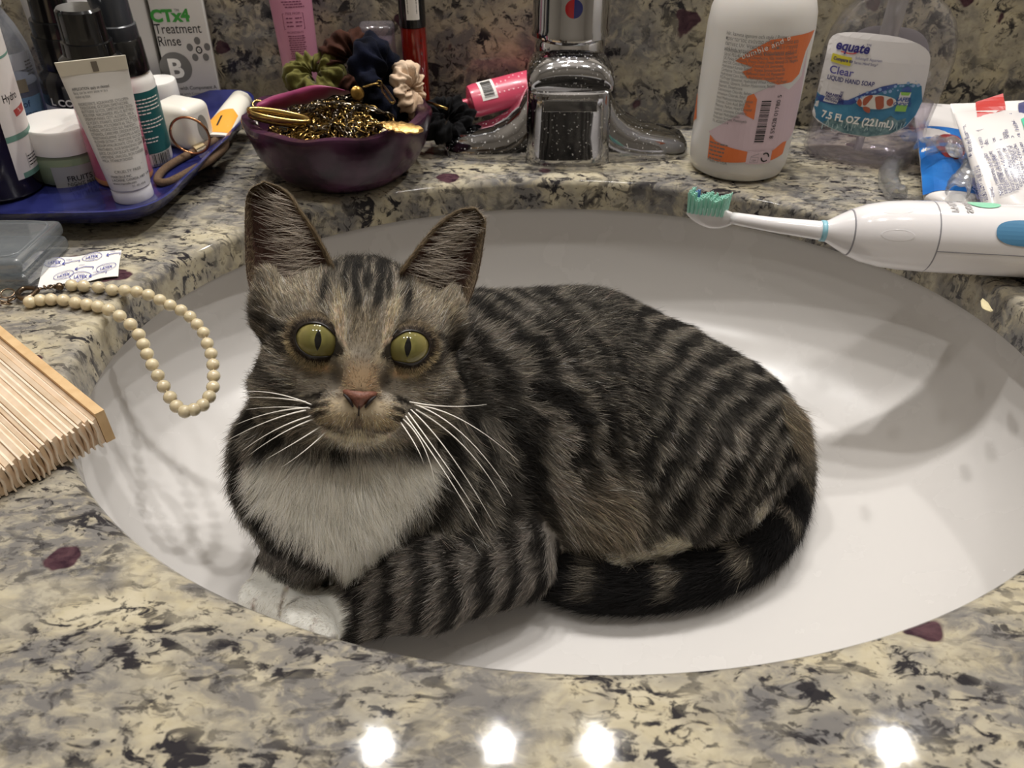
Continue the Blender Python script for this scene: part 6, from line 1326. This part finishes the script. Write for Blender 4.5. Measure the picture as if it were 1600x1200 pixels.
put3(s3, M_IND, 'Softsoap® Aquarium', 1336, 92, .0024, squeeze=.80); put3(s3, M_IND, 'Series Hand Soap*', 1334, 99, .0024, squeeze=.80); put3(s3, mat('violet_ink', '#4b4590', .45), 'Clear', 1295, 112, .0068, bold=.012); put3(s3, M_IND, 'LIQUID HAND SOAP', 1292, 122, .0040, bold=.02, squeeze=.80)
put3(s4, M_INKW, '7.5 FL OZ (221mL)', 1283, 181, .0066, bold=.03, squeeze=.88)
a_ = B(1286, 157); c_ = B(1318, 140); s3.poly(M_LBW, [(a_[0], a_[1]), (c_[0]-.002, a_[1]+.0005), (c_[0], c_[1]), (a_[0]+.002, c_[1]-.001)], 0, .004); put3(s4, M_IND, 'PARABEN', 1290, 146, .0024, bold=.03); put3(s4, M_IND, 'TRICLOSAN', 1289.5, 150.5, .0022, bold=.03); put3(s4, M_IND, 'PHTHALATE', 1289, 155, .0022, bold=.03); put3(s4, M_IND, 'FREE', 1315, 155, .0026, rot=math.pi/2)
a_ = B(1398, 173); c_ = B(1424, 144); s3.rect(M_LBW, a_[0], a_[1], c_[0], c_[1], 10, 4); s4.rect(M_LIME, a_[0], a_[1], c_[0], a_[1]+.0042, 10, 2); x, y = (a_[0]+c_[0])/2, c_[1]
s4.poly(M_LIME, [(x-.003, y), (x+.003, y), (x+.0022, y-.002), (x-.0022, y-.002)]); s4.poly(M_DEEP, [(x-.0028, y+.0002), (x-.0028, y+.0022), (x, y+.0040), (x+.0028, y+.0022), (x+.0028, y+.0002)]); s4.text(M_DEEP, 'SAFER', x, y-.0058, .0036, 'CENTER', bold=.03, squeeze=.9); s4.text(M_DEEP, 'CHOICE', x, y-.0088, .0032, 'CENTER', bold=.03, squeeze=.9)
s0.build(t, {'label_white': 'front_label'}); s1.build(t, {'sea_blue': 'label_sea'}); s2.build(t, {'deep_blue': 'label_wave', 'reef_grey': 'label_reef'}); s3.build(t, {'pale_coral': 'label_reef', 'pale_bubble': 'label_bubbles', 'fish_white': 'label_fish', 'yellow_badge': 'label_badge', 'label_white': 'label_badge'}); s4.build(t, {'fish_orange': 'label_fish', 'lime_green': 'label_badge', 'deep_blue': 'label_badge'})
# ------------------------------------------------------------------ two toothpaste tubes
def paste(name, cA, cB, w0, w1, th0, label, m, roll=0.0, nB=(0, 0, 1)):
    ax_ = cB-cA; L_ = np.linalg.norm(ax_); ax_ = ax_/L_; up_ = np.array(nB, float); up_ -= ax_*np.dot(up_, ax_); up_ /= np.linalg.norm(up_); sd = np.cross(up_, ax_)
    t = empty(name, tuple(cA)); t.rotation_euler = basis(sd, up_, ax_, (0, 0, 0)).to_3x3().to_euler(); tag(t, label, 'toothpaste'); secs = [(0, w0, .0007), (.008, w0, .0009), (.0085, w0*.99, .0016), (L_*.35, w0+(w1-w0)*.4, th0*.6), (L_*.7, w0+(w1-w0)*.8, th0), (L_, w1, th0*1.1), (L_+.006, w1*.55, th0*.8)]
    rings = []
    for z, a_, d_ in secs: rings.append([(q[0], q[1]+.0006*math.sin(z*300+q[0]*90), z) for q in ring(0, a_, d_, 40, 2.2)])
    v, f = loft(rings); mesh_obj('tube_body', v, f, m, t, sharp=45)
    v, f = lathe([(.0085, L_+.004), (.009, L_+.005), (.0085, L_+.024), (.008, L_+.025)], 28); mesh_obj('cap', v, f, M_WHITEP, t, sharp=40)
    zs = [q[0] for q in secs]
    def fn(off):
        def g(x, y):
            a_ = np.interp(y, zs, [q[1] for q in secs]); d_ = np.interp(y, zs, [q[2] for q in secs]); s = min(abs(x/a_), .985); return (x, d_*(1-s**2.2)**(1/2.2)+.0006*math.sin(y*300+x*90)+off, y)
        return g
    return t, fn, L_, (sd, up_, ax_)
cA = on_z(1472, 164, .025); cB = on_z(1492, 318, .008); M_TPW = mat('tube_laminate', '#dcd8d6', .25, coat=.3)
t, fn, L_, fr1 = paste('toothpaste_tube', cA, cB, .0205, .0170, .0072, 'blue and white toothpaste tube with red oval behind the retainers', M_TPW, nB=(-.1, -.35, 1)); q0 = Print(fn(.0003)); q1 = Print(fn(.0008)); q2 = Print(fn(.0013)); M_CB = mat('bright_blue', '#1f62ad', .3, color2='#2b75c2', vscale=60)
q0.rect(M_CB, -.0185, L_*.34, .0185, L_*.99, 14, 8); q1.poly(mat('tube_red', '#8f2b2b', .3), [(-.001+.0085*math.cos(k), L_*.56+.021*math.sin(k)) for k in np.linspace(0, 2*math.pi, 29)[:-1]], 0, .004); q2.poly(M_TPW, [(0.000+.0050*math.cos(k), L_*.61+.012*math.sin(k)) for k in np.linspace(0, 2*math.pi, 25)[:-1]], 0, .004)
q1.rect(mat('aqua_stripe', '#7fc6d6', .3), .009, L_*.66, .017, L_*.72, 4, 3); q0.build(t, {'bright_blue': 'blue_panel'}); q1.build(t, {'tube_red': 'red_oval', 'aqua_stripe': 'aqua_stripe'}); q2.build(t, {'tube_laminate': 'white_letter'})
cA = on_z(1562, 160, .054); cB = on_z(1616, 330, .016)
t, fn, L_, fr2 = paste('toothpaste_tube', cA, cB, .0290, .0265, .0085, 'white toothpaste tube covered in small blue print at the right edge', M_TPW, nB=(-.10, -.75, 1)); q0 = Print(fn(.0003)); q1 = Print(fn(.0006)); M_TR = mat('signal_red', '#b5302c', .3); M_NB = mat('navy_print', '#33376b', .45); M_TG = mat('mint_green', '#4fbf9b', .35)
# label space: x across (towards -sd), y along the tube; print reads along the tube
CA2 = cA; SD2, UP2, AX2 = fr2
def T2(u, w):                                                     # image point -> label coordinates on the upper side of the tube
    r = ray(u, w); x = y = 0.0; o_ = CA2+UP2*.004
    for _ in range(5):
        q = CAMP+r*(np.dot(o_-CAMP, UP2)/np.dot(r, UP2))-CA2; x, y = q@SD2, q@AX2; o_ = CA2+UP2*fn(0)(max(-.025, min(.025, x)), min(max(y, 0), L_))[1]
    return x, y
def fit_text(pr_, m, s_, u0, w0, u1, w1, size):                   # a line of print running between two points
    p0_ = np.array(T2(u0, w0)); p1_ = np.array(T2(u1, w1)); d_ = p1_-p0_; ln = np.linalg.norm(d_); d_ /= ln; n_ = np.array([-d_[1], d_[0]])
    vv_, ff_ = text_geo(s_, size); vv_ = np.array(vv_); wd_ = vv_[:, 0].max(); a3 = np.cross([*d_, 0], [*n_, 0])[2]
    # print must face outwards: the surface is seen from +normal with x to the viewer's left
    test = np.array(T2(u0+(w1-w0)*-.02-4, w0)) ; n_ = n_ if np.dot(test-p0_, n_) > 0 else -n_
    pr_._add(m, [tuple(p0_+d_*v_[0]*ln/wd_+n_*v_[1]) for v_ in vv_], ff_)
def quad(pr_, m, pts, cell=.003): pr_.poly(m, [T2(*q_) for q_ in pts], 0, cell)
quad(q0, M_TR, ((1524, 160), (1568, 145), (1571, 172), (1526, 188))); quad(q0, M_NB, ((1591, 162), (1604, 158), (1606, 178), (1592, 182))); quad(q0, M_TG, ((1593, 183), (1606, 179), (1610, 205), (1600, 202)))
for s_, u0, w0, u1, w1 in (('el sarro • Combate', 1533, 316, 1524, 276), ('superficiales', 1537, 314, 1531, 284), ('sodio 0.243 % (0.15 %', 1544, 312, 1529, 258), ('caries', 1553, 309, 1550, 293), ('Niños menores de 6 años. En caso', 1568, 306, 1532, 215), ('salud mayor a la del cepillado,', 1574, 304, 1542, 218), ('un centro de control de', 1580, 302, 1554, 242), ('Instrucciones • Adultos y niños', 1586, 300, 1554, 216), ('los dientes después de cada', 1592, 298, 1565, 218), ('como lo indique un dentista', 1597, 293, 1570, 207), ('ingestión, niños menores', 1602, 288, 1573, 203), ('use un chícharo', 1607, 283, 1583, 213), ('con buenos hábitos', 1608, 262, 1580, 178), ('de ion de fluoruro,', 1521, 245, 1508, 196), ('ayuda del', 1508, 246, 1500, 222)): fit_text(q1, M_NB, s_, u0, w0, u1, w1, .0032)
fit_text(q1, M_NB, '91637805', 1528, 207, 1546, 198, .0030)
q0.build(t, {'signal_red': 'red_panel', 'navy_print': 'navy_panel', 'mint_green': 'green_panel'}); q1.build(t)
# ------------------------------------------------------------------ clear dental retainers
M_RET = clear_mat('retainer_plastic', '#f8f9fb', .12, .26, .05)
def retainer(name, path, label, teeth=10, w=.0052, hgt_=.0075):
    path = catmull(path, 10); m_ = len(path); rings = []
    for i in range(m_):
        a_ = path[max(i-1, 0)]; b_ = path[min(i+1, m_-1)]; tn = b_-a_; tn[2] = 0; tn /= np.linalg.norm(tn); sd = np.array([-tn[1], tn[0], 0]); k = i/(m_-1); bump = 1+.22*abs(math.sin(math.pi*teeth*k)); hb = hgt_*(1+.10*math.sin(2*math.pi*teeth*k)); R = []
        prof_ = [(-1.0, 0), (-1.05, .35), (-.9, .75), (-.55, 1.0), (0, .90), (.55, 1.0), (.9, .75), (1.05, .35), (1.0, 0), (.9, 0), (.92, .33), (.78, .68), (.48, .90), (0, .81), (-.48, .90), (-.78, .68), (-.92, .33), (-.9, 0)]
        for s, z in prof_: R.append(path[i]+sd*s*w*bump+np.array([0, 0, z*hb]))
        rings.append(R)
    v, f = loft(rings); return tag(mesh_obj(name, v, f, M_RET, sharp=50), label, 'retainer', 'clear retainers')
g = lambda u, w, z=.0015: on_z(u, w, z)
retainer('dental_retainer', [g(1402, 312), g(1388, 292), g(1390, 268), g(1412, 250), g(1445, 243), g(1478, 246), g(1500, 256)], 'clear plastic retainer with arch curving to the left', 9)
retainer('dental_retainer', [g(1436, 238, .024), g(1470, 233, .024), g(1502, 240, .024), g(1518, 258, .023), g(1512, 278, .022), g(1498, 292, .020), g(1494, 308, .019)], 'clear plastic retainer lying on top with tooth shapes to the right', 10)
# ------------------------------------------------------------------ electric toothbrush
zb = .0185; A0 = on_z(1290, 361, zb); A1 = on_z(1600, 378, zb); ax_ = (A1-A0); LL = np.linalg.norm(ax_); ax_ /= LL; upv = np.array([0, 0, 1.]); upv -= ax_*np.dot(upv, ax_); upv /= np.linalg.norm(upv); sdv = np.cross(upv, ax_)
t = empty('electric_toothbrush', tuple(A0)); tag(t, 'white electric toothbrush with mint bristles lying across the sink edge', 'toothbrush'); t.rotation_euler = basis(sdv, upv, ax_, (0, 0, 0)).to_3x3().to_euler()   # local z runs from the neck to the handle end, y is up
M_TB = mat('toothbrush_white', '#e6e3e4', .16, coat=.5, sss=.08, sss_r=.002); M_SEAM = mat('seam_grey', '#8f8d92', .5)
v, f = lathe([(.0052, -.001), (.0060, .001), (.0095, .007), (.0118, .0115)], 40, ends=False); mesh_obj('collar_cone', v, f, M_TB, t)
v, f = lathe([(.0118, .0117), (.0123, .0122), (.0150, .019), (.0170, .028), (.0180, .038), (.0183, .048), (.0184, .0505)], 48, ends=False); gp = mesh_obj('front_grip', v, f, M_TB, t)
v, f = lathe([(.0184, .0510), (.0184, .10), (.0183, .15), (.0178, .19), (.016, .198), (.008, .203)], 48); mesh_obj('handle', v, f, M_TB, t, sharp=60)
v, f = lathe([(.0117, .0113), (.01215, .0114), (.01215, .0121), (.0117, .0122)], 40, ends=False); mesh_obj('seam', v, f, M_SEAM, t); v, f = lathe([(.0182, .0504), (.01845, .0505), (.01845, .0512), (.0182, .0513)], 48, ends=False); mesh_obj('seam', v, f, M_SEAM, t)
def around(R, z, deg): return (R*math.sin(math.radians(deg)), R*math.cos(math.radians(deg)), z)   # deg from the top towards the far side (+) or the viewer (-)
sgn = 1 if sdv[1] < 0 else -1                                     # which local x points to the viewer
v, f = tube([around(.01836, z, sgn*88) for z in np.linspace(.051, .19, 20)], .00028, 6); mesh_obj('seam', v, f, M_SEAM, t)
for dg in (18, 66):                                               # finger dimples
    vv = [around(.0173, .031, sgn*dg)]; ff = []; n_ = 24
    for rr, off in ((.45, .0001), (.8, .0004), (1.0, .0006), (1.12, .0003)):
        for k in range(n_):
            q = 2*math.pi*k/n_; z = .031+.0078*rr*math.cos(q); dd = dg+math.degrees(.0030*rr*math.sin(q)/.0178); Rz = np.interp(z, [.019, .028, .038, .048], [.0150, .0170, .0180, .0183]); vv.append(around(Rz-.0011*(1-min(rr, 1)**2)+.00012 if rr < 1.05 else Rz-.0002, z, sgn*dd))
    ff += [(0, 1+k, 1+(k+1) % n_) for k in range(n_)]
    for r0 in range(3): ff += [(1+r0*n_+k, 1+(r0+1)*n_+k, 1+(r0+1)*n_+(k+1) % n_, 1+r0*n_+(k+1) % n_) for k in range(n_)]
    mesh_obj('grip_dimple', vv, ff, M_TB, t)
def hfn2(R, off): return lambda x, y: around(R+off, y, sgn*(x/R*57.2958))
pb = Print(hfn2(.0184, .0005)); M_BTN = mat('steel_blue_rubber', '#4f83a8', .4); cb = math.radians(52)*.0184
pb.poly(M_BTN, [(cb+.0066*math.copysign(abs(math.sin(q))**.8, math.sin(q)), .0925+.0155*math.copysign(abs(math.cos(q))**.8, math.cos(q))) for q in np.linspace(0, 2*math.pi, 33)[:-1]], 0, .002); pb.build(t, {'steel_blue_rubber': 'power_button'})
pb = Print(hfn2(.0184, .0004)); cg = math.radians(-8)*.0184; pb.poly(mat('mint_panel', '#8fd0b0', .35), [(cg+.0050*math.sin(q), .0745+.0080*math.cos(q)) for q in np.linspace(0, 2*math.pi, 29)[:-1]], 0, .002); pb.build(t, {'mint_panel': 'mint_oval'})
pt_ = Print(hfn2(.0184, .0004)); M_SIL = mat('silver_ink', '#a9a6a6', .4)
for s, z, sz, bo in (('PHILIPS', .0565, .0050, .02), ('sonicare', .0640, .0066, .02)):
    vv_, ff_ = text_geo(s, sz, bold=bo); pt_._add(M_SIL, [(math.radians(22)*.0184-p_[0], z+p_[1]) for p_ in vv_], ff_)
pt_.build(t); v, f = rbox(.0012, .0010, .0085, .0003, 1); dd = 60; q = around(.0182, .041, sgn*52)
# neck and brush head
HB = t.rotation_euler.to_matrix()
def loc(p): return np.array(HB.transposed() @ Vector(tuple(np.array(p)-A0)))
n0 = loc(on_z(1288, 361, zb)); n1 = loc(on_z(1200, 350, .0165)); n2 = loc(on_z(1145, 341, .0140)); n3 = loc(on_z(1110, 341, .0115)); n4 = loc(on_z(1073, 333, .0105))
hd = empty('brush_head', (0, 0, 0), parent=t)
v, f = lathe([(.0045, -.0028), (.0056, -.0026), (.0056, -.0002), (.0048, 0)], 28); mesh_obj('blue_ring', v, f, mat('sky_blue', '#8fc3d3', .3), hd)
pth = catmull([n0, (n0+n1)/2, n1, n2], 6); v, f = tube(pth, np.linspace(.0052, .0034, len(pth)), 20); mesh_obj('neck', v, f, M_TB, hd)
pd = catmull([n2, (n2+n3)/2, n3, (n3+n4)/2, n4], 5); v, f = tube(pd, [.0034, .0040, .0046, .0052, .0056, .0059, .0061, .0062, .0062, .0062, .0061, .0060, .0058, .0056, .0053, .0049, .0044, .0038, .0030, .0020, .0008], 20, flat=.5)
mesh_obj('head_plate', v, f, M_TB, hd)
pn = Print(lambda x, y: tuple(np.array(pth[0])*(1-x)+np.array(pth[-1])*x+np.array([0, .0047-.0012*x, 0])+np.array([-sgn*y*-1, 0, 0])))
M_BR = mat('mint_bristle', '#a3dccb', .5, sss=.1); M_BR2 = mat('blue_bristle', '#6f95cf', .5); dirh = (n4-n2)/np.linalg.norm(n4-n2); sdh = np.cross([0, 1., 0], dirh); r = random.Random(3)
for i in range(9):
    for j in range(4):
        s = .20+.72*i/8; q = n2*(1-s)+n4*s; wv = (j-1.5)/1.5*.0040*(1-.5*max(0, (s-.75)/.25)**2); base_ = q+sdh*wv+np.array([0, .0018, 0]); ln = .0098+.0012*math.cos(i*1.6)+(.0016 if i in (7, 8) else 0); lean_ = dirh*(.0007*(i-4)/4); mb = MB()
        for k in range(9):
            a_ = k*2.4; rr = .00074*math.sqrt(k/8); o_ = dirh*rr*math.cos(a_)+sdh*rr*math.sin(a_); v, f = tube([base_+o_, base_+o_*1.5+lean_+np.array([0, ln+r.uniform(-.0007, .0007), 0])], [.00034, .00028], 5); mb.add(v, f)
        mb.build('bristle_tuft', M_BR2 if (i == 7 and j in (0, 1)) else M_BR, hd)
# ------------------------------------------------------------------ dried petal at the rim
c = on_z(1541, 478, .0012); vv = []; ff = []; a_ = np.array([-.15, -1, 0]); a_ /= np.linalg.norm(a_); s_ = np.array([a_[1], -a_[0], 0])
for i in range(9):
    s = -1+2*i/8; w = .0021*math.sqrt(max(0, 1-s*s))*(1+.2*s)
    for j in (-1, 0, 1): vv.append(c+a_*s*.0062+s_*j*w+np.array([0, 0, .0008*(1-j*j)+.0004*math.sin(i)]))
n0_ = len(vv); vv += [q-np.array([0, 0, .0003]) for q in vv]
for i in range(8):
    for j in range(2): k = i*3+j; ff.append((k, k+3, k+4, k+1)); ff.append((n0_+k, n0_+k+1, n0_+k+4, n0_+k+3))
tag(mesh_obj('dried_petal', vv, ff, mat('dry_petal', '#c9bd96', .7, vary=.1, vscale=300)), 'dried pale petal lying on the granite by the sink rim', 'petal')
